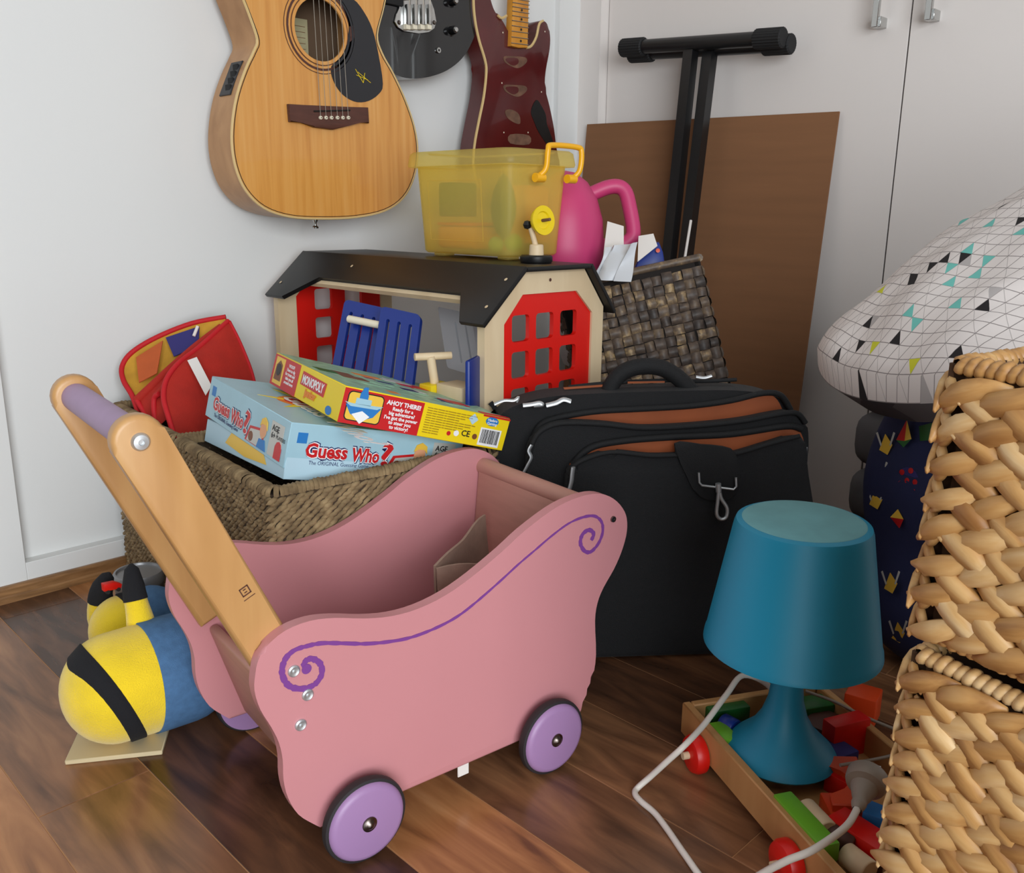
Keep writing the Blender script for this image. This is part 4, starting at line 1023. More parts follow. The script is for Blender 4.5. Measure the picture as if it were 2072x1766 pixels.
# two blue slatted gates leaning in the open side, joined by a pale rod
def gate(label, pts):
    """pts: world corners TL, TR, BR, BL"""
    a, b, c, d = (V(p) for p in pts); ex = (b-a); W_ = ex.length; ex.normalize(); ey = (a-d); H_ = ey.length; ey.normalize()
    t = thing('toy_gate', label, 'toy gate', d, group='blue slatted gates in the toy barn')
    slots = [rrect(W_*(.22+.28*k)-.0035, H_*.10, W_*(.22+.28*k)+.0035, H_*.86, .0034, 3) for k in range(3)]
    holed('gate_board', rrect(0, 0, W_, H_, .010, 4), slots, (0, 0, 0), ex, ey, .008, 'blue', t)
    return t, ex, ey
gy_ = dp(700, 610, 1.62)
g1, _, _ = gate('blue slatted toy gate leaning in the barn with the pale rod across it', [dp(702, 610, 1.60), dp(783, 628, 1.56), dp(754, 790, 1.50), dp(672, 770, 1.535)])
g2, _, _ = gate('blue slatted toy gate in the barn, right of the gate with the rod', [dp(776, 624, 1.53), dp(856, 642, 1.49), dp(832, 800, 1.43), dp(752, 790, 1.465)])
rodd = cyl('toy_rod', dp(706, 645, 1.555), dp(770, 658, 1.523), .0065, 'ivory', None, 14); tag(rodd, 'pale wooden rod lying across the blue gate', 'rod')
# further toys inside the barn
tw = thing('toy_wagon', 'small yellow and pale wooden toy on the barn floor', 'toy', dp(880, 790, 1.42))
WO = dp(880, 790, 1.42)
box('block', (-.02, -.015, -.012), (.022, .015, .012), 'yellow', tw, .002, 2); cyl('post', (0, 0, .010), (-.008, 0, .055), .007, 'pale', tw, 12)
cyl('crossbar', (-.030, .012, .055), (.024, -.012, .055), .006, 'pale', tw, 12); cyl('wheel', (.02, -.022, -.008), (.02, -.015, -.008), .011, 'pale', tw, 18)
sil = thing('toy_fence', 'white slotted toy panel leaning inside the barn', 'toy panel', dp(930, 740, 1.62))
SO = dp(930, 740, 1.62)
pa_, pb_, pc_, pd_ = dp(893, 622, 1.66)-SO, dp(960, 636, 1.58)-SO, dp(965, 760, 1.55)-SO, dp(912, 745, 1.62)-SO
ex_ = (pb_-pa_); Wp = ex_.length; ex_.normalize(); ey_ = (pa_-pd_); Hp = ey_.length; ey_.normalize()
holed('panel_board', rrect(0, 0, Wp, Hp, .006, 3), [rrect(Wp*.45, Hp*.15, Wp*.45+.006, Hp*.8, .0028, 3), rrect(Wp*.75, Hp*.2, Wp*.75+.006, Hp*.8, .0028, 3)], pd_, ex_, ey_, .008, 'plasticbag', sil)
bk = box('toy_block', (-.022, -.03, -.045), (.022, .03, .03), 'pale', None, .002, 2, None); bk.location = dp(930, 815, 1.40); tag(bk, 'pale wooden block beside the blue panel in the barn', 'block')
bp2 = box('toy_plank', (-.004, -.03, -.06), (.004, .03, .05), 'blue', None, .003, 2, None); bp2.location = dp(958, 790, 1.36); bp2.rotation_euler = (0, 0, math.radians(-60)); tag(bp2, 'blue wooden panel standing against the barn corner post', 'toy panel')

# ================================================================== YELLOW TUB ON THE ROOF
tz = zr+th+.0005
tc = V((1.066, 0, 0)); dtop = fl(1028, 528, tz); tc = dtop
tub = thing('storage_tub', 'translucent yellow storage tub with amber handle on the toy barn roof', 'storage tub', (tc.x, tc.y, tz))
Wd, Ln = yp(1134, 523, tc.y).x-tc.x, .262
x852 = None
for k in range(400):
    Ln = .15+k*.0005
    from_px = (V((tc.x, tc.y+Ln, tz))-CP); 
    u_ = 1036+FPX*from_px.dot(rt)/from_px.dot(fw)
    if u_ < 853: break
depth_c = (tc-CP).dot(fw); Ht = (528-324)*depth_c/FPX*.93
flare = .010
bm = bmesh.new(); th_ = .0022; lv = []
def rloop(o, z, r): return [bm.verts.new((x, y, z)) for x, y in rrect(-o, -o, Wd+o, Ln+o, r, 5)]
prof = [(0-.004, .006, .016), (0, .010, .018), (flare*.3, Ht*.35, .02), (flare, Ht, .022), (flare-th_, Ht, .020), (flare*.3-th_, Ht*.35, .018), (-th_, .012, .016), (-.006, .0085, .014)]
loops = [rloop(*p) for p in prof]; n = len(loops[0])
for a, b in zip(loops, loops[1:]):
    for k in range(n): bm.faces.new((a[k], a[(k+1) % n], b[(k+1) % n], b[k]))
bm.faces.new(loops[0][::-1]); bm.faces.new(loops[-1])
finish('body', bm, 'tub', tub, angle=50)
for a, b in ((.03, .03), (Wd-.03, .03), (.03, Ln-.03), (Wd-.03, Ln-.03)): box('foot', (a-.014, b-.014, 0), (a+.014, b+.014, .0065), 'tub', tub, .002, 1)
bm = bmesh.new(); LH = .024
def rl2(o, z, r): return [bm.verts.new((x, y, z)) for x, y in rrect(-o, -o, Wd+o, Ln+o, r, 5)]
lp = [rl2(flare+.0015, Ht-.002, .022), rl2(flare+.013, Ht-.002, .028), rl2(flare+.014, Ht+.002, .028), rl2(flare+.011, Ht+LH-.004, .028), rl2(flare+.006, Ht+LH, .026), rl2(flare-.012, Ht+LH, .02), rl2(flare-.016, Ht+LH-.004, .02)]
for a, b in zip(lp, lp[1:]):
    for k in range(n): bm.faces.new((a[k], a[(k+1) % n], b[(k+1) % n], b[k]))
bm.faces.new(lp[-1])
finish('lid', bm, 'tub', tub, angle=50)
# raised window on the long side
tube('embossed_line', [(-flare*.75, .06, Ht*.84), (-flare*.75, Ln-.03, Ht*.84), (-.001, Ln-.03, .03), (-.001, .06, .03), (-flare*.75, .06, Ht*.84)], .0009, 'tub', tub, 5)
# folding handle on the short side
hy = -flare-.012
hpts = [(Wd*.30, hy-.004, Ht-.022), (Wd*.40, hy-.012, Ht-.008), (Wd*.42, hy-.014, Ht+.022), (Wd*.5, hy-.012, Ht+.030), (Wd*.98, hy-.012, Ht+.030), (Wd*1.06, hy-.014, Ht+.022), (Wd*1.05, hy-.012, Ht-.008), (Wd*.96, hy-.004, Ht-.022)]
hd = tube('handle', smooth_open(hpts, 5), .0048, 'yhandle', tub, 10)
for x_ in (Wd*.30, Wd*.90): cyl('pivot', (x_-.006, hy-.006, Ht-.022), (x_+.014, hy-.006, Ht-.022), .0075, 'yhandle', hd, 16)
# contents
def inside(name, label, cat, loc, fn):
    t = thing(name, label, cat, V((tc.x, tc.y, tz))+V(loc), group='toys inside the yellow tub'); fn(t); return t
inside('toy_food', 'orange toy slab lying in the yellow tub', 'toy', (.07, Ln*.72, .032), lambda t: (box('slab', (-.045, -.05, -.018), (.045, .05, .022), 'sponge', t, .008, 3), box('crust', (-.045, -.05, .0222), (.045, .05, .028), 'orange', t, .003, 2)))
inside('toy_food', 'sloping orange toy wedge in the yellow tub', 'toy', (.06, Ln*.42, .035), lambda t: prism('wedge', [V((-.03, .05, .02)), V((-.03, -.04, -.02)), V((-.03, .05, -.022))], (.06, 0, 0), 'sponge', t, .004, 2))
inside('toy_leaf', 'dark green leaf shape standing inside the yellow tub', 'toy', (.0165, .029, .085), lambda t: lathe('leaf', [(0, -.052), (.016, -.04), (.026, -.015), (.028, .005), (.022, .03), (.010, .05), (0, .058)], 'leafgreen', t, 16, MX.Scale(.5, 4, V((1, 0, 0)))))
inside('toy_ball', 'lime green toy ball in the yellow tub', 'toy', (.04, .028, .028), lambda t: lathe('ball', [(.016*math.sin(math.pi*k/8), -.016*math.cos(math.pi*k/8)) for k in range(9)], 'lime', t, 16))
inside('toy_ball', 'pale blue toy ball in the yellow tub', 'toy', (.02, .05, .025), lambda t: lathe('ball', [(.014*math.sin(math.pi*k/8), -.014*math.cos(math.pi*k/8)) for k in range(9)], 'gwblue', t, 16))
inside('toy_brick', 'green toy brick at the far end of the yellow tub', 'toy', (.05, Ln*.8, .10), lambda t: box('brick', (-.03, -.02, -.03), (.03, .02, .03), 'green', t, .004, 2))
inside('toy_brick', 'second orange brick standing upright in the yellow tub', 'toy', (.10, Ln*.3, .075), lambda t: box('brick', (-.03, -.04, -.05), (.03, .04, .05), 'sponge', t, .006, 2))
# ================================================================== TOY SATELLITE DISH
ds = fl(1085, 531, tz)
dish = thing('toy_dish', 'yellow wooden toy dish on a black round base beside the tub', 'toy', (ds.x, ds.y, tz))
dd = (ds-CP).dot(fw)/FPX
lathe('base', [(0, 0), (31*dd, 0), (33*dd, 3*dd), (33*dd, 12*dd), (30*dd, 15*dd), (0, 15*dd)], 'black', dish, 36)
lathe('peg', [(0, 14*dd), (15*dd, 14*dd), (15*dd, 16*dd), (14*dd, 34*dd), (12*dd, 36*dd), (0, 36*dd)], 'pale', dish, 24)
ax_ = rt.copy(); ax_.z = 0; ax_.normalize()
pt = ax_*(-12*dd)+V((0, 0, 68*dd)); cyl('stem', ax_*(-2*dd)+V((0, 0, 34*dd)), pt, 5.5*dd, 'pale', dish, 12)
lathe('joint', [(0, -9*dd), (6*dd, -7*dd), (9*dd, 0), (6*dd, 7*dd), (0, 9*dd)], 'black', dish, 16, MX.Translation(ax_*(-19*dd)+V((0, 0, 74*dd))))
fdir = (ax_*.72+V((-.55, -.55, 0)).normalized()*.85+V((0, 0, .12))).normalized()
cd = ax_*(6*dd)+V((0, 0, 82*dd))
dm = MX.Translation(cd) @ fdir.to_track_quat('Z', 'Y').to_matrix().to_4x4()
dsh = lathe('dish', [(0, -14*dd), (14*dd, -11*dd), (24*dd, -2*dd), (29*dd, 9*dd), (29*dd, 12*dd), (18*dd, 11*dd), (16*dd, 8*dd), (0, 7*dd)], 'yellow', dish, 32, dm)
cyl('antenna', cd+fdir*7*dd, cd+fdir*30*dd, 3.2*dd, 'rawwood', dsh, 10)

# ================================================================== DARK WOVEN HAMPER, LEANING
TRp = dp(1416, 520, 1.62); eT = V((.73, -.65, .23)).normalized(); eD = V((.076, -.403, -.912))
eD = (eD-eT*eD.dot(eT)).normalized(); eB = eT.cross(-eD).normalized()
if eB.x < 0: eB = -eB
HW, HH, HD = .262, .56, .20
hO = TRp+eD*HH                       # front right lower corner
hmx = MX(((eT.x, eB.x, -eD.x, hO.x), (eT.y, eB.y, -eD.y, hO.y), (eT.z, eB.z, -eD.z, hO.z), (0, 0, 0, 1)))
low = min((hmx @ V((a, b, 0))).z for a in (0, -HW) for b in (0, HD))
ham = thing('woven_hamper', 'dark woven banana leaf hamper leaning behind the black bag', 'hamper', mx=hmx)
bm = bmesh.new()
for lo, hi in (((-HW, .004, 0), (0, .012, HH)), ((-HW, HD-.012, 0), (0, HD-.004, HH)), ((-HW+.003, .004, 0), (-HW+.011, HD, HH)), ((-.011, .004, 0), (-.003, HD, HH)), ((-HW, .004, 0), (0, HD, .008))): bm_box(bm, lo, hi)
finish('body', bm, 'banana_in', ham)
def pad_mesh(w, h, d, n=4):
    bm = bmesh.new(); vs = []
    for i in range(n+1):
        row = []
        for j in range(n+1):
            u, v = i/n*2-1, j/n*2-1
            row.append(bm.verts.new((u*w/2, -d*(1-.75*u*u)*(1-.25*v*v*v*v), v*h/2)))
        vs.append(row)
    for i in range(n):
        for j in range(n): bm.faces.new((vs[i][j], vs[i+1][j], vs[i+1][j+1], vs[i][j+1]))
    me = bpy.data.meshes.new('strand'); bm.to_mesh(me); bm.free()
    me.materials.append(M['banana'])
    for p in me.polygons: p.use_smooth = True
    return me
cell = .0188; pads = [pad_mesh(cell*a*.92, cell*b*.92, .0075, 3) for a, b in ((1.12, 1.0), (1.12, .9), (1.05, 1.1), (1.2, 1.0))]
nc, nr = int(HW/cell), int(HH/cell); rest = bmesh.new(); cnt = 0
order = sorted(((i, j) for i in range(nc) for j in range(nr)), key=lambda ij: (ij[1] < nr-18, 0))
for i, j in order:
    x_ = -cell*(i+.5)+rnd.uniform(-.0009, .0009); z_ = HH-cell*(j+.5)
    z_ = cell*(j+.5)+rnd.uniform(-.0009, .0009); z_ = HH-(HH-z_)
    vert = (i+j) % 2; ang = (math.pi/2 if vert else 0)+rnd.uniform(-.1, .1)
    mxp = MX.Translation((x_, .004+(0 if vert else .0008), z_)) @ MX.Rotation(ang, 4, 'Y') @ MX.Scale(rnd.uniform(.9, 1.12), 4)
    if j >= nr-16 and cnt < 300:
        o = bpy.data.objects.new('strand', rnd.choice(pads)); COL.objects.link(o); o.parent = ham; o.matrix_local = mxp; cnt += 1
    else:
        k0_ = len(rest.verts); rest.from_mesh(pads[(i+j) % 4]); rest.verts.ensure_lookup_table()
        for v in rest.verts[k0_:]: v.co = mxp @ v.co
for j in range(nr):        # right side face and left side face
    for k in range(int(HD/cell)):
        for sx in (0, 1):
            mxp = MX.Translation((-.002 if sx == 0 else -HW+.002, cell*(k+.5), cell*(j+.5))) @ MX.Rotation(math.pi/2 if sx == 0 else -math.pi/2, 4, 'Z') @ MX.Rotation(math.pi/2 if (j+k) % 2 else 0, 4, 'Y')
            k0_ = len(rest.verts); rest.from_mesh(pads[(j+k) % 4]); rest.verts.ensure_lookup_table()
            for v in rest.verts[k0_:]: v.co = mxp @ v.co
me = bpy.data.meshes.new('weave'); rest.to_mesh(me); rest.free(); o = link('weave', me, 'banana', ham, True); o['kind'] = 'stuff'
for a, b in (((-HW, .006), (0, .006)), ((0, .006), (-.004, HD-.006)), ((-.004, HD-.006), (-HW, HD-.006)), ((-HW, HD-.006), (-HW, .006))):
    tube('rim', [(a[0], a[1], HH), ((a[0]+b[0])/2, (a[1]+b[1])/2, HH+.002), (b[0], b[1], HH)], .0075, 'banana', ham, 8)
# white plastic bag, papers and a blue toy sticking out of the hamper
def blob(name, c, rx, ry, rz, m, parent, seed, amp=.12, crumple=5):
    rn = random.Random(seed); ph = [rn.uniform(0, 6.28) for _ in range(6)]
    bm = bmesh.new(); bmesh.ops.create_icosphere(bm, subdivisions=4, radius=1)
    for v in bm.verts:
        d = v.co.normalized(); s = 1+amp*(math.sin(crumple*d.x+ph[0])*math.sin(crumple*d.y+ph[1])+.5*math.sin(2*crumple*d.z+ph[2])*math.sin(2*crumple*d.x+ph[3]))
        v.co = V((c[0]+d.x*rx*s, c[1]+d.y*ry*s, c[2]+d.z*rz*s))
    return finish(name, bm, m, parent, True)
pbO = hmx @ V((-.19, .10, HH-.10))
pbg = thing('plastic_bag', 'crumpled white plastic bag stuffed in the dark hamper', 'plastic bag', pbO)
blob('bag_body', (0, 0, .02), .085, .085, .095, 'plasticbag', pbg, 4, .10, 6)
sheet('bag_opening', bil(dp(1225, 500, 1.60)-pbO, dp(1292, 490, 1.58)-pbO, dp(1268, 570, 1.575)-pbO, dp(1196, 565, 1.60)-pbO, 8, 8, lambda u, v: V((.005*math.sin(14*u), -.006*math.sin(11*u+3*v), 0))), .0008, 'plasticbag', pbg)
s1 = sheet('paper_sheet', bil(dp(1229, 448, 1.66), dp(1262, 458, 1.66), dp(1262, 520, 1.64), dp(1220, 520, 1.64), 3, 3), .0008, 'paper', None); tag(s1, 'white sheet of paper sticking up behind the pink jug handle', 'paper')
s2 = sheet('paper_sheet', bil(dp(1292, 478, 1.66), dp(1322, 473, 1.66), dp(1330, 498, 1.65), dp(1290, 530, 1.62), 3, 3), .0008, 'paper', None); tag(s2, 'white folded paper right of the pink jug handle', 'paper')
bO = dp(1318, 525, 1.67)
bt = thing('toy_scoop', 'dark blue toy sticking out of the hamper', 'toy', bO)
prism('scoop', [dp(x, y, 1.66)-bO for x, y in ((1284, 545), (1300, 510), (1318, 492), (1334, 490), (1342, 510), (1350, 560), (1310, 575))], (.014, .014, 0), 'blue', bt, .003, 2)
lathe('rivet', [(0, .0015), (.004, .001)], 'orange', bt, 10, MX.Translation(dp(1331, 507, 1.655)-bO) @ (-fw).to_track_quat('Z', 'Y').to_matrix().to_4x4())

# ================================================================== PINK WATERING CAN
wcO = dp(1140, 545, 1.72)
can = thing('watering_can', 'pink plastic watering can behind the yellow tub', 'watering can', wcO)
s_ = 1.72/FPX
lathe('body', [(0, 0), (70*s_, 0), (78*s_, 8*s_), (80*s_, 60*s_), (76*s_, 110*s_), (64*s_, 150*s_), (44*s_, 182*s_), (20*s_, 200*s_), (0, 204*s_)], 'magenta', can, 44, MX.Translation((0, 0, -12*s_)), 60)
tube('handle', smooth_open([dp(x, y, 1.72)-wcO for x, y in ((1180, 402), (1200, 391), (1230, 379), (1252, 378), (1266, 390), (1274, 420), (1281, 460), (1279, 480), (1262, 494), (1235, 497), (1205, 498))], 5), 15*s_, 'magenta', can, 16)

# ================================================================== BLACK LAPTOP BAG
KX, KN, KB = V((.766, -.643, 0)), V((.643, .766, 0)), V((.93, .975, 0))
bagmx = MX(((KX.x, KN.x, 0, KB.x), (KX.y, KN.y, 0, KB.y), (0, 0, 1, 0), (0, 0, 0, 1)))   # local x along the bag, y away from the viewer
bag = thing('laptop_bag', 'open black laptop bag with rust lining behind the pink pram', 'bag', mx=bagmx)
def bp3(x, y, yl):
    d = ray(x, y); t = ((KB+KN*yl-CP).dot(KN))/d.dot(KN); q_ = CP+d*t-KB
    return V((q_.dot(KX), yl, q_.z))
def slab_px(name, px, y_front, thick, m, parent, bev=.012, seg=4):
    pts = [bp3(x, y, y_front) for x, y in px]
    pts = [V((p.x, p.y, max(p.z, .002))) for p in pts]
    return prism(name, smooth_closed(pts, 3) if len(pts) > 8 else pts, (0, thick, 0), m, parent, bev, seg)
def base_pts(yf, x0, x1): return [V((x1-.03, yf, .002)), V((x1, yf, .05)), V((x1, yf, .15))], [V((x0, yf, .15)), V((x0, yf, .05)), V((x0+.03, yf, .002))]
def comp(name, top_px, yf, thick, x0, x1, m, parent, bev=.01):
    top = [bp3(x, y, yf) for x, y in top_px]
    r_, l_ = base_pts(yf, x0, x1)
    sm_ = smooth_open([l_[0]]+top+[r_[2]], 4)
    pts = sm_ + smooth_open([r_[1], r_[0]], 2)[0:] + [l_[2], l_[1]]
    pts = [V((p.x, p.y, max(p.z, .002))) for p in pts]
    return prism(name, pts, (0, thick, 0), m, parent, bev, 3)
rear = comp('rear_compartment', [(1003, 880), (1006, 848), (1040, 822), (1110, 803), (1230, 795), (1400, 790), (1490, 790), (1555, 798), (1590, 815), (1612, 850), (1616, 900)], -.062, .06, .004, .475, 'bagcloth', bag, .014)
liner1 = comp('lining', [(1082, 910), (1090, 875), (1115, 852), (1200, 833), (1300, 828), (1400, 822), (1480, 812), (1545, 797), (1572, 808), (1590, 850), (1600, 900)], -.066, .004, .06, .455, 'orange_lining', bag, .001)
mid = comp('middle_compartment', [(1066, 930), (1078, 890), (1100, 868), (1140, 856), (1220, 858), (1300, 866), (1400, 862), (1500, 852), (1575, 838), (1612, 836), (1632, 856), (1636, 900), (1634, 960)], -.095, .026, .046, .487, 'bagcloth', bag, .009)
liner2 = comp('lining', [(1150, 960), (1165, 928), (1200, 906), (1260, 896), (1360, 890), (1480, 884), (1590, 868), (1618, 872), (1628, 905), (1630, 960)], -.099, .004, .106, .478, 'orange_lining', bag, .001)
pock = comp('front_pocket', [(1146, 985), (1152, 955), (1170, 938), (1235, 917), (1320, 924), (1400, 922), (1480, 922), (1560, 900), (1618, 884), (1632, 905), (1636, 960)], -.125, .024, .096, .487, 'bagcloth', bag, .010)
# top flap edges and piping along the openings
def piping(px, yl, r, parent, m='bagtrim', nm='zip_tape'): return tube(nm, smooth_open([bp3(x, y, yl) for x, y in px], 5), r, m, parent, 8)
piping([(1075, 900), (1085, 872), (1112, 850), (1200, 833), (1300, 827), (1400, 821), (1480, 810), (1545, 795), (1580, 800), (1600, 830)], -.070, .0045, rear)
piping([(1070, 925), (1080, 890), (1100, 868), (1140, 856), (1220, 858), (1300, 866), (1400, 862), (1500, 852), (1575, 838), (1612, 836), (1630, 856)], -.097, .004, mid)
piping([(1152, 960), (1170, 936), (1235, 915), (1320, 922), (1400, 919), (1480, 919), (1560, 897), (1618, 882)], -.127, .0035, pock)
piping([(1158, 940), (1195, 906), (1260, 892), (1360, 884), (1480, 878), (1590, 862), (1622, 868)], -.101, .005, mid)
# carry handle
hdl = tube('carry_handle', smooth_open([bp3(x, y, -.030) for x, y in ((1228, 815), (1238, 778), (1262, 752), (1300, 741), (1340, 745), (1372, 764), (1398, 790), (1412, 808))], 6), .0125, 'bagtrim', bag, 14)
# rear top slit with a glimpse of lining
piping([(1150, 783), (1230, 775), (1330, 770), (1420, 771), (1490, 768)], -.022, .003, rear)
prism('lining_strip', [bp3(x, y, -.028) for x, y in ((1140, 784), (1225, 778), (1225, 782), (1142, 788))], (0, .002, 0), 'orange_lining', rear)
prism('lining_strip', [bp3(x, y, -.028) for x, y in ((1270, 772), (1345, 771), (1345, 774), (1270, 776))], (0, .002, 0), 'orange_lining', rear)
# zip pulls, clip
def zpull(px, yl, parent, r=.0028): return tube('zip_pull', smooth_open([bp3(x, y, yl) for x, y in px], 4), r, 'steel', parent, 8, True, .6)
zpull([(1076, 900), (1070, 912), (1075, 925), (1068, 940), (1060, 955)], -.108, mid, .0032)
zpull([(1160, 945), (1158, 958), (1156, 975), (1150, 997)], -.136, pock, .0042)
zpull([(1000, 818), (1020, 810), (1040, 810), (1050, 803), (1046, 814)], -.078, rear, .0026)
zpull([(1058, 820), (1075, 818), (1092, 815), (1098, 820), (1080, 822)], -.080, rear, .0036)
zpull([(1105, 820), (1125, 815), (1140, 808), (1155, 812)], -.080, rear, .004)
zpull([(1408, 762), (1425, 764), (1440, 760)], -.05, rear, .0025)
zpull([(1632, 905), (1630, 930), (1626, 960)], -.12, pock, .0022)
flap = prism('clip_tab', smooth_closed([bp3(x, y, -.132) for x, y in ((1365, 898), (1420, 900), (1480, 908), (1494, 940), (1496, 990), (1478, 1008), (1440, 1014), (1410, 1000), (1388, 960))], 3), (0, .006, 0), 'bagtrim', bag, .002, 2)
tube('d_ring', [bp3(x, y, -.136) for x, y in ((1414, 956), (1415, 976), (1420, 982), (1484, 990), (1490, 984), (1489, 966))], .0018, 'steel', flap, 8)
clip = cyl('swivel', bp3(1453, 978, -.138), bp3(1454, 995, -.138), .0042, 'steel', flap, 14)
tube('snap_hook', smooth_open([bp3(x, y, -.138) for x, y in ((1454, 992), (1452, 1015), (1450, 1040), (1458, 1050), (1469, 1046), (1471, 1028), (1460, 1010), (1456, 996))], 4), .0028, 'steel', flap, 8)

# ================================================================== TOY TROLLEY WITH BLOCKS
tO = V((.872, .569, 0)); tl = V((-.473, -.881, 0)).normalized(); tw_ = V((.881, -.473, 0))
# local x along the width, local y back towards the corner (-tl), z up
trmx = MX(((tw_.x, -tl.x, 0, tO.x), (tw_.y, -tl.y, 0, tO.y), (0, 0, 1, 0), (0, 0, 0, 1)))
trol = thing('toy_trolley', 'low wooden toy block trolley with red wheels under the lamp', 'toy trolley', mx=trmx)
TW, TL = .20, .335; zt0, zt1, tt = .018, .060, .011
box('side_rail', (0, -TL, zt0), (tt, 0, zt1), 'beech', trol, .0015, 1); box('side_rail', (TW-tt, -TL, zt0), (TW, 0, zt1), 'beech', trol, .0015, 1)
box('end_rail', (tt, -tt, zt0), (TW-tt, 0, zt1), 'beech', trol, .0015, 1); box('end_rail', (tt, -TL, zt0), (TW-tt, -TL+tt, zt1), 'beech', trol, .0015, 1)
box('tray_floor', (tt, -TL+tt, zt0), (TW-tt, -tt, zt0+.006), 'beech', trol)
trinv = trmx.inverted()
for px, py in ((1405, 1525), (1568, 1750)):
    c = trinv @ fl(px, py, .024)
    for sx in (-.018, TW+.004):
        wd_ = lathe('wheel', [(0, .014), (.016, .014), (.021, .012), (.0235, .007), (.0235, -.001), (.022, -.003), (0, -.003)], 'red', trol, 30, MX.Translation((sx+(.014 if sx < 0 else 0), c.y, .0237)) @ MX.Rotation(-math.pi/2 if sx < 0 else math.pi/2, 4, 'Y'))
        if sx < 0: cyl('axle_peg', (-.026, c.y, .0237), (-.002, c.y, .0237), .0045, 'pale', trol, 12)
# blocks (each its own thing)
def block(px, py, z, size, rz, m, label, kind='box'):
    c = fl(px, py, z); o = None
    if kind == 'box': o = box('toy_block', tuple(-s/2 for s in size), tuple(s/2 for s in size), m, None, .002, 2)
    elif kind == 'cyl': o = cyl('toy_block', (0, -size[1]/2, 0), (0, size[1]/2, 0), size[0]/2, m, None, 24, .0015)
    elif kind == 'arch':
        pts = [V((-size[0]/2, 0, 0)), V((-size[0]/2, 0, size[2]))]
        pts += [V((size[0]/2, 0, size[2])), V((size[0]/2, 0, 0)), V((size[0]*.28, 0, 0))] + [V((size[0]*.28*math.cos(a*math.pi/8), 0, size[0]*.28*math.sin(a*math.pi/8))) for a in range(1, 8)] + [V((-size[0]*.28, 0, 0))]
        o = prism('toy_block', pts, (0, size[1], 0), m, None, .0015, 1)
    o.location = c; o.rotation_euler = (0, 0, rz); tag(o, label, 'block', 'wooden blocks in the trolley'); return o
TA = math.atan2(-tl.y, -tl.x)-math.pi/2
block(1628, 1672, .052, (.022, .085, .022), TA, 'lime', 'lime green long block along the trolley rail')
block(1650, 1660, .050, (.026, .04, .026), TA, 'pale', 'plain wooden cylinder block in the trolley', 'cyl')
block(1690, 1690, .045, (.026, .045, .026), TA+.5, 'rosewood', 'dark brown cylinder block near the plug', 'cyl')
block(1735, 1745, .045, (.024, .03, .024), TA+.2, 'pale', 'plain wooden cylinder at the near end of the trolley', 'cyl')
ab = block(1672, 1604, .036, (.09, .018, .040), TA+1.1, 'orange', 'orange arch block lying flat beside the lamp base', 'arch'); ab.rotation_euler = (math.radians(84), 0, TA+1.1)
block(1715, 1575, .036, (.05, .03, .024), TA+.4, 'red', 'flat red block between lamp base and plug')
block(1700, 1650, .034, (.03, .05, .022), TA-.3, 'orange', 'orange block under the cord near the plug')
block(1610, 1535, .034, (.06, .06, .022), TA, 'blue', 'blue square block under the lamp base')
block(1680, 1530, .036, (.05, .04, .024), TA+.2, 'navy_cloth', 'dark blue block right of the lamp base')
block(1755, 1720, .034, (.04, .03, .024), TA+.9, 'rosewood', 'brown block at the near right corner of the trolley')
block(1660, 1470, .036, (.05, .03, .024), TA+.5, 'rosewood', 'brown block behind the lamp base')
block(1740, 1690, .050, (.03, .06, .02), TA+.3, 'red', 'red block beside the white plug')
block(1775, 1660, .050, (.025, .025, .025), TA+.6, 'pblue', 'blue block beside the white plug')
block(1470, 1442, .045, (.055, .022, .022), TA, 'green', 'dark green block in the back corner of the trolley')
block(1475, 1470, .050, (.026, .02, .026), TA+.4, 'blue', 'dark blue round block at the back of the trolley', 'cyl')
block(1463, 1492, .048, (.022, .04, .02), TA, 'lime', 'lime green block at the back rail of the trolley')
block(1640, 1440, .040, (.05, .03, .03), TA, 'green', 'green block behind the lamp stem')
block(1745, 1425, .030, (.04, .04, .04), TA+.7, 'orange', 'orange cube on the floor behind the lamp')
block(1710, 1490, .045, (.055, .022, .05), TA+.1, 'red', 'red block right of the lamp stem')

# ================================================================== TEAL TABLE LAMP
LB = V((.884, .438, .046))
lamp = thing('table_lamp', 'teal plastic table lamp standing in the toy trolley', 'lamp', mx=MX.Translation(LB) @ MX.Rotation(math.radians(1.0), 4, rt) )
lathe('base', [(0, .0), (.062, .0), (.0635, .002), (.060, .008), (.050, .018), (.036, .032), (.026, .050), (.020, .070), (.0175, .095), (.0165, .12), (.016, .19), (0, .19)], 'teal', lamp, 56)
lathe('shade', [(.0965, .140), (.098, .1405), (.097, .148), (.096, .149), (.0735, .281), (.0715, .2865), (.067, .2885), (.0, .2885), (0, .2865), (.066, .2865), (.0705, .283), (.0945, .150), (.095, .140), (.0965, .140)], 'teal', lamp, 64)
lathe('shade_top', [(.0655, .2886), (.064, .2895), (0, .2895)], 'teal_dust', lamp, 56)
cyl('bulb_holder', (0, 0, .185), (0, 0, .23), .02, 'ivory', lamp, 20)
cd_ = thing('power_cord', 'white power cord with grey plug looping from the lamp over the floor', 'power cord', fl(1290, 1605, 0))
PO = fl(1290, 1605, 0)
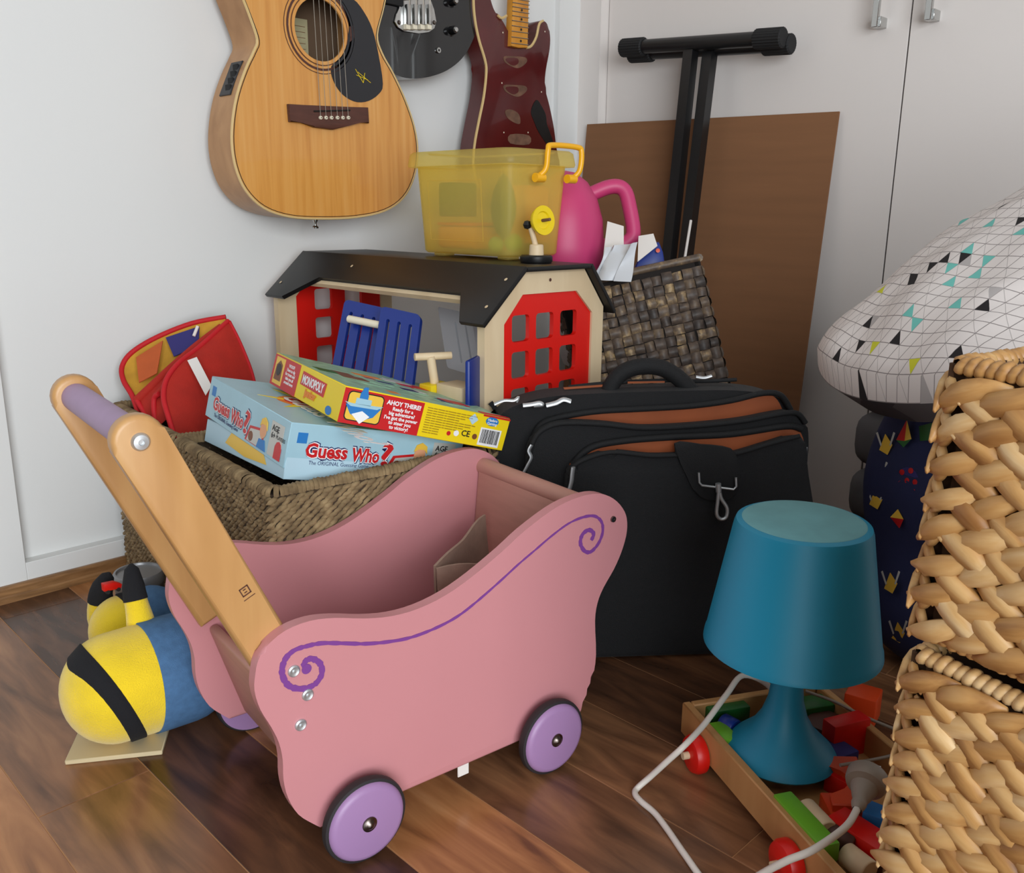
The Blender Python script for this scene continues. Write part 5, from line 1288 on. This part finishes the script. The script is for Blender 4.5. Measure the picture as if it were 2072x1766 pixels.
cpts = [LB+V((.045, .025, .012)), fl(1560, 1392, .085), fl(1505, 1366, .095), fl(1470, 1405, .088), fl(1425, 1465, .072), fl(1385, 1508, .066), fl(1350, 1540, .045), fl(1315, 1572, .018), fl(1290, 1594, .005), fl(1285, 1606, .0035), fl(1298, 1622, .0035), fl(1325, 1645, .0035), fl(1352, 1680, .0035), fl(1385, 1728, .0035), fl(1432, 1790, .0035), fl(1480, 1815, .006), fl(1530, 1775, .030), fl(1590, 1742, .062), fl(1640, 1722, .075), fl(1690, 1690, .080), fl(1718, 1665, .083), fl(1735, 1635, .086)]
tube('cable', [p-PO for p in smooth_open(cpts, 6)], .0036, 'white_cord', cd_, 10)
pa = fl(1736, 1632, .086)-PO; pdir = (fl(1758, 1565, .098)-PO-pa).normalized()
pm_ = MX.Translation(pa) @ pdir.to_track_quat('Z', 'Y').to_matrix().to_4x4()
plug = lathe('plug', [(.0045, -.004), (.0065, 0), (.0075, .004), (.007, .008), (.009, .012), (.0125, .022), (.0135, .026), (.019, .029), (.0205, .033), (.0205, .043), (.019, .045), (0, .045)], 'grey_plug', cd_, 28, pm_)
for a in (-.006, .006): box('pin', (a-.003, -.0008, .044), (a+.003, .0008, .060), 'steel', plug, 0, 1, pm_)
wire = thing('thin_cable', 'thin grey cable lying across the blocks behind the lamp', 'cable', fl(1700, 1430, .06))
WO2 = fl(1700, 1430, .06)
tube('cable', [p-WO2 for p in smooth_open([fl(1630, 1398, .07), fl(1690, 1420, .065), fl(1750, 1450, .06), fl(1815, 1477, .058), fl(1850, 1490, .055), fl(1840, 1515, .058), fl(1790, 1532, .064), fl(1700, 1548, .068)], 5)], .002, 'grey_plug', wire, 8)

# ================================================================== STACKED WATER-HYACINTH BASKETS (right foreground)
TWO = V((.600, .21, 0)); TANG = math.radians(-14)
TH_, TWF, TWD = .187, .30, .30
def strand_mesh(ln, wd, bend):
    bm = bmesh.new(); ns, nc_ = 7, 6; rings = []
    for i in range(ns):
        s = i/(ns-1); prof_ = math.sin(math.pi*(.04+.92*s))**.8
        rr = []
        for k in range(nc_):
            a = 2*math.pi*k/nc_
            rr.append(bm.verts.new((-.004*math.cos(a)*prof_*1.4 - .0045*math.sin(math.pi*s), (s-.5)*ln, math.sin(a)*wd*.5*prof_ + bend*(math.sin(math.pi*s)-.5))))
        rings.append(rr)
    for a, b in zip(rings, rings[1:]):
        for k in range(nc_): bm.faces.new((a[k], a[(k+1) % nc_], b[(k+1) % nc_], b[k]))
    bm.faces.new(rings[0][::-1]); bm.faces.new(rings[-1])
    bmesh.ops.recalc_face_normals(bm, faces=bm.faces)
    me = bpy.data.meshes.new('strand'); bm.to_mesh(me); bm.free(); me.materials.append(M['hyacinth'])
    for p in me.polygons: p.use_smooth = True
    return me
SM = [strand_mesh(.054, .0175, b) for b in (.003, -.002, .005, 0)]
strand_count = 0
for lvl, lab in ((2, 'upper woven water hyacinth basket of the stack at the right edge'), (1, 'lower woven water hyacinth basket of the stack at the right edge'), (0, 'bottom woven water hyacinth basket of the stack standing on the floor')):
    t = thing('woven_basket', lab, 'basket', TWO+V((0, 0, lvl*TH_)), TANG, group='stacked woven baskets')
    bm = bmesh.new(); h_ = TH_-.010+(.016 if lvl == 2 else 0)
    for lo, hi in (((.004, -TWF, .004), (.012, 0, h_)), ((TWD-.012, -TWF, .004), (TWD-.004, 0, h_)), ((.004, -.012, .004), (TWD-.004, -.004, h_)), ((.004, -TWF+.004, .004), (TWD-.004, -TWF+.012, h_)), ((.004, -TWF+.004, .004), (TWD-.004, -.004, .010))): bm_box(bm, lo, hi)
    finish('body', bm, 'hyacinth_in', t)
    rest = bmesh.new(); rows = 15; pz = (h_-.022)/rows; step = .0265
    faces = [(MX.Identity(4), TWF, True), (MX.Translation((0, 0, 0)) @ MX.Rotation(-math.pi/2, 4, 'Z') @ MX.Scale(-1, 4, V((0, 1, 0))), TWD, False)]
    for fm, LN, vis in faces:
        for i in range(rows):
            up_ = i % 2
            for j in range(int(LN/step)+1):
                y_ = -(j+.70+(.5 if up_ else 0))*step + rnd.uniform(-.002, .002)
                if y_ < -LN: continue
                mxp = fm @ MX.Translation((rnd.uniform(-.001, .0015), y_, .012+(i+.5)*pz+rnd.uniform(-.001, .001))) @ MX.Rotation(math.radians((31 if up_ else -24)+rnd.uniform(-5, 5)), 4, 'X') @ MX.Scale(rnd.uniform(.9, 1.1), 4)
                if vis and lvl > 0 and y_ > -.17 and strand_count < 300:
                    o = bpy.data.objects.new('strand', rnd.choice(SM)); COL.objects.link(o); o.parent = t; o.matrix_local = mxp; strand_count += 1
                else:
                    k0_ = len(rest.verts); rest.from_mesh(SM[(i+j) % 4]); rest.verts.ensure_lookup_table()
                    for v in rest.verts[k0_:]: v.co = mxp @ v.co
    # corner wraps: folds where strands turn the corner
    for i in range(rows):
        mxp = MX.Translation((.0055, -.0055, .012+(i+.5)*pz)) @ MX.Rotation(math.radians(-45), 4, 'Z') @ MX.Rotation(math.radians(-25 if i % 2 else 20), 4, 'X') @ MX.Scale(.66, 4)
        o = bpy.data.objects.new('corner_strand', SM[i % 4]); COL.objects.link(o); o.parent = t; o.matrix_local = mxp
    me = bpy.data.meshes.new('weave'); rest.to_mesh(me); rest.free(); o = link('weave', me, 'hyacinth', t, True); o['kind'] = 'stuff'
    # rim: coiled wraps round the top edge and round the foot
    for zc, rad in ((h_-.001, .0072), (.007, .0060)):
        vs, fs = [], []
        loop_ = [V((.006, -.006, zc)), V((.006, -TWF+.006, zc)), V((TWD-.006, -TWF+.006, zc)), V((TWD-.006, -.006, zc))]
        for a, b in zip(loop_, loop_[1:]+loop_[:1]):
            m_ = int((b-a).length/.0068); d = (b-a).normalized(); sd_ = V((-d.y, d.x, 0))
            for k in range(m_):
                p = a+(b-a)*(k+.5)/m_; b0_ = len(vs); rr_2 = rad*rnd.uniform(.92, 1.1); ln2 = .0042
                for s in (-1, -.5, 0, .5, 1):
                    pr2 = rr_2*(1-.35*s*s)
                    for q2 in range(8):
                        an = 2*math.pi*q2/8; vs.append(tuple(p+d*s*ln2+sd_*math.cos(an)*pr2+V((0, 0, 1))*math.sin(an)*pr2+d*.002*math.sin(an)))
                for s in range(4):
                    for q2 in range(8): fs.append((b0_+s*8+q2, b0_+s*8+(q2+1) % 8, b0_+s*8+8+(q2+1) % 8, b0_+s*8+8+q2))
        me = bpy.data.meshes.new('rim'); me.from_pydata(vs, [], fs); o = link('rim', me, 'hyacinth', t, True); o['kind'] = 'stuff'
dk = blob('dark_cloth', (0, 0, 0), .11, .11, .06, 'bagcloth', None, 9, .1, 4)
dk.location = TWO + MX.Rotation(TANG, 3, 'Z') @ V((.155, -.15, 2*TH_+.088)); tag(dk, 'black cloth bundle inside the upper woven basket', 'cloth')

# ================================================================== PILE BEHIND THE BASKETS: navy bag, grey bedding, pillow
nvO = V((1.345, .385, 0))
nv = thing('fabric_sack', 'navy printed fabric sack behind the stacked woven baskets', 'sack', nvO, math.radians(-20))
bm = bmesh.new(); bmesh.ops.create_icosphere(bm, subdivisions=5, radius=1)
for v in bm.verts:
    d = v.co.normalized(); e_ = 3.2
    k = (abs(d.x)**e_+abs(d.y)**e_+abs(d.z)**e_)**(-1/e_)
    v.co = V((d.x*k*.145*(1+.05*math.sin(7*d.z)), d.y*k*.145*(1+.04*math.sin(6*d.z+1)), .237+d.z*k*.237))
body = finish('sack_body', bm, 'navy_print', nv, True)
gr = thing('folded_bedding', 'grey folded bedding between the navy sack and the cupboard', 'bedding', (1.655, .51, 0), math.radians(-8))
for k in range(4): box('fold', (-.13, -.17, .004+.105*k), (.13, .17, .104+.105*k), 'grey_cloth' if k % 2 else 'pillow_under', gr, .035, 4)
# prints on the sack: kites, spotted balls and patches, laid on the surface facing the room
nvi = nv.matrix_basis.inverted()
def on_sack(px, py):
    d = ray(px, py); lo = None
    for k in range(900):
        p = CP+d*(1.0+k*.001); q_ = nvi @ p
        if (abs(q_.x)/.150)**3.2+(abs(q_.y)/.150)**3.2+(abs(q_.z-.237)/.241)**3.2 < 1: return q_
    return None
def decal(nm, pts, m, off):
    ps = [on_sack(x, y) for x, y in pts]
    if any(p is None for p in ps): return
    nrm_ = (nvi.to_3x3() @ -fw); prism(nm, [p+nrm_*off for p in ps], nrm_*-.0015, m, body)
decal('kite_print', [(1833, 850), (1842, 888), (1828, 892)], 'mgold', .0035); decal('kite_print', [(1833, 850), (1828, 892), (1812, 890)], 'mred', .0035); decal('kite_print', [(1812, 890), (1842, 888), (1826, 905)], 'green', .0035)
decal('kite_print', [(1815, 1030), (1826, 1050), (1800, 1046)], 'mgold', .0035); decal('kite_print', [(1800, 1046), (1826, 1050), (1818, 1068)], 'mred', .0035)
decal('patch_print', [(1858, 862), (1885, 855), (1886, 890), (1860, 892)], 'green', .0035)
decal('ball_print', circ(1834, 975, 23, 16, 30), 'navy_cloth', .0030)
for a, b in ((1822, 955), (1840, 952), (1832, 972), (1848, 975), (1818, 978), (1828, 995), (1844, 994)): decal('ball_spot', circ(a, b, 5, 8, 6), 'mred', .0050)
for a, b in ((1862, 800), (1790, 900), (1775, 960), (1800, 1180), (1815, 1280), (1770, 1010)):
    decal('leaf_print', [(a, b-22), (a+14, b), (a+4, b+20), (a-12, b+10)], 'mgold', .003)
    for s in (-1, 1): decal('leaf_print', [(a+s*16, b-26), (a+s*19, b-24), (a+s*10, b+2), (a+s*8, b)], 'pgrey', .004)
# pillow
pL = dp(1588, 752, 1.33); pl_x = (dp(2160, 385, 1.22)-pL).normalized(); pl_y = (dp(1960, 838, 1.02)-pL).normalized()
pl_n = pl_x.cross(pl_y).normalized()
if pl_n.z < 0: pl_n = -pl_n
PA, PBh = .32, .19
pO = pL + pl_x*PA*.95 + pl_y*PBh*.95
pmx = MX.Translation(pO)
pil = thing('pillow', 'white pillow printed with a fine triangle lattice on top of the pile', 'pillow', mx=pmx)
def pillow_half(sign, m, name):
    bm = bmesh.new(); uvl = bm.loops.layers.uv.new('UVMap'); n_ = 40; A_, B_, C_ = PA, PBh, .085; vs = []
    for i in range(n_+1):
        row = []
        for j in range(n_+1):
            u, v = i/n_*2-1, j/n_*2-1
            h_ = (max(0, 1-u*u)**.42)*(max(0, 1-v*v)**.42)
            pin = math.sqrt(1-.5*.62*u*u); pin2 = math.sqrt(1-.5*.62*v*v)
            wr_ = .006*math.sin(9*u+4*v)*h_*(1-h_)*3
            droop = 0
            wr_ += .0022*math.sin(17*u-9*v+2*math.sin(5*v))*h_ + .004*math.sin(6*u+11*v)*h_*max(0, -u+.2)
            row.append((bm.verts.new(pl_x*(u*A_*pin2)+pl_y*(v*B_*pin)+pl_n*((C_ if sign > 0 else -C_*1.1)*h_**.8+wr_+droop)), (u*.5+.5, v*.5+.5)))
        vs.append(row)
    for i in range(n_):
        for j in range(n_):
            q4 = (vs[i][j], vs[i+1][j], vs[i+1][j+1], vs[i][j+1])
            f_ = bm.faces.new([q[0] for q in q4])
            for lp_, q in zip(f_.loops, q4): lp_[uvl].uv = q[1]
    me = bpy.data.meshes.new(name); bm.to_mesh(me); bm.free(); return link(name, me, m, pil, True)
pillow_half(1, 'pillow', 'top_side'); pillow_half(-1, 'pillow_under', 'under_side')
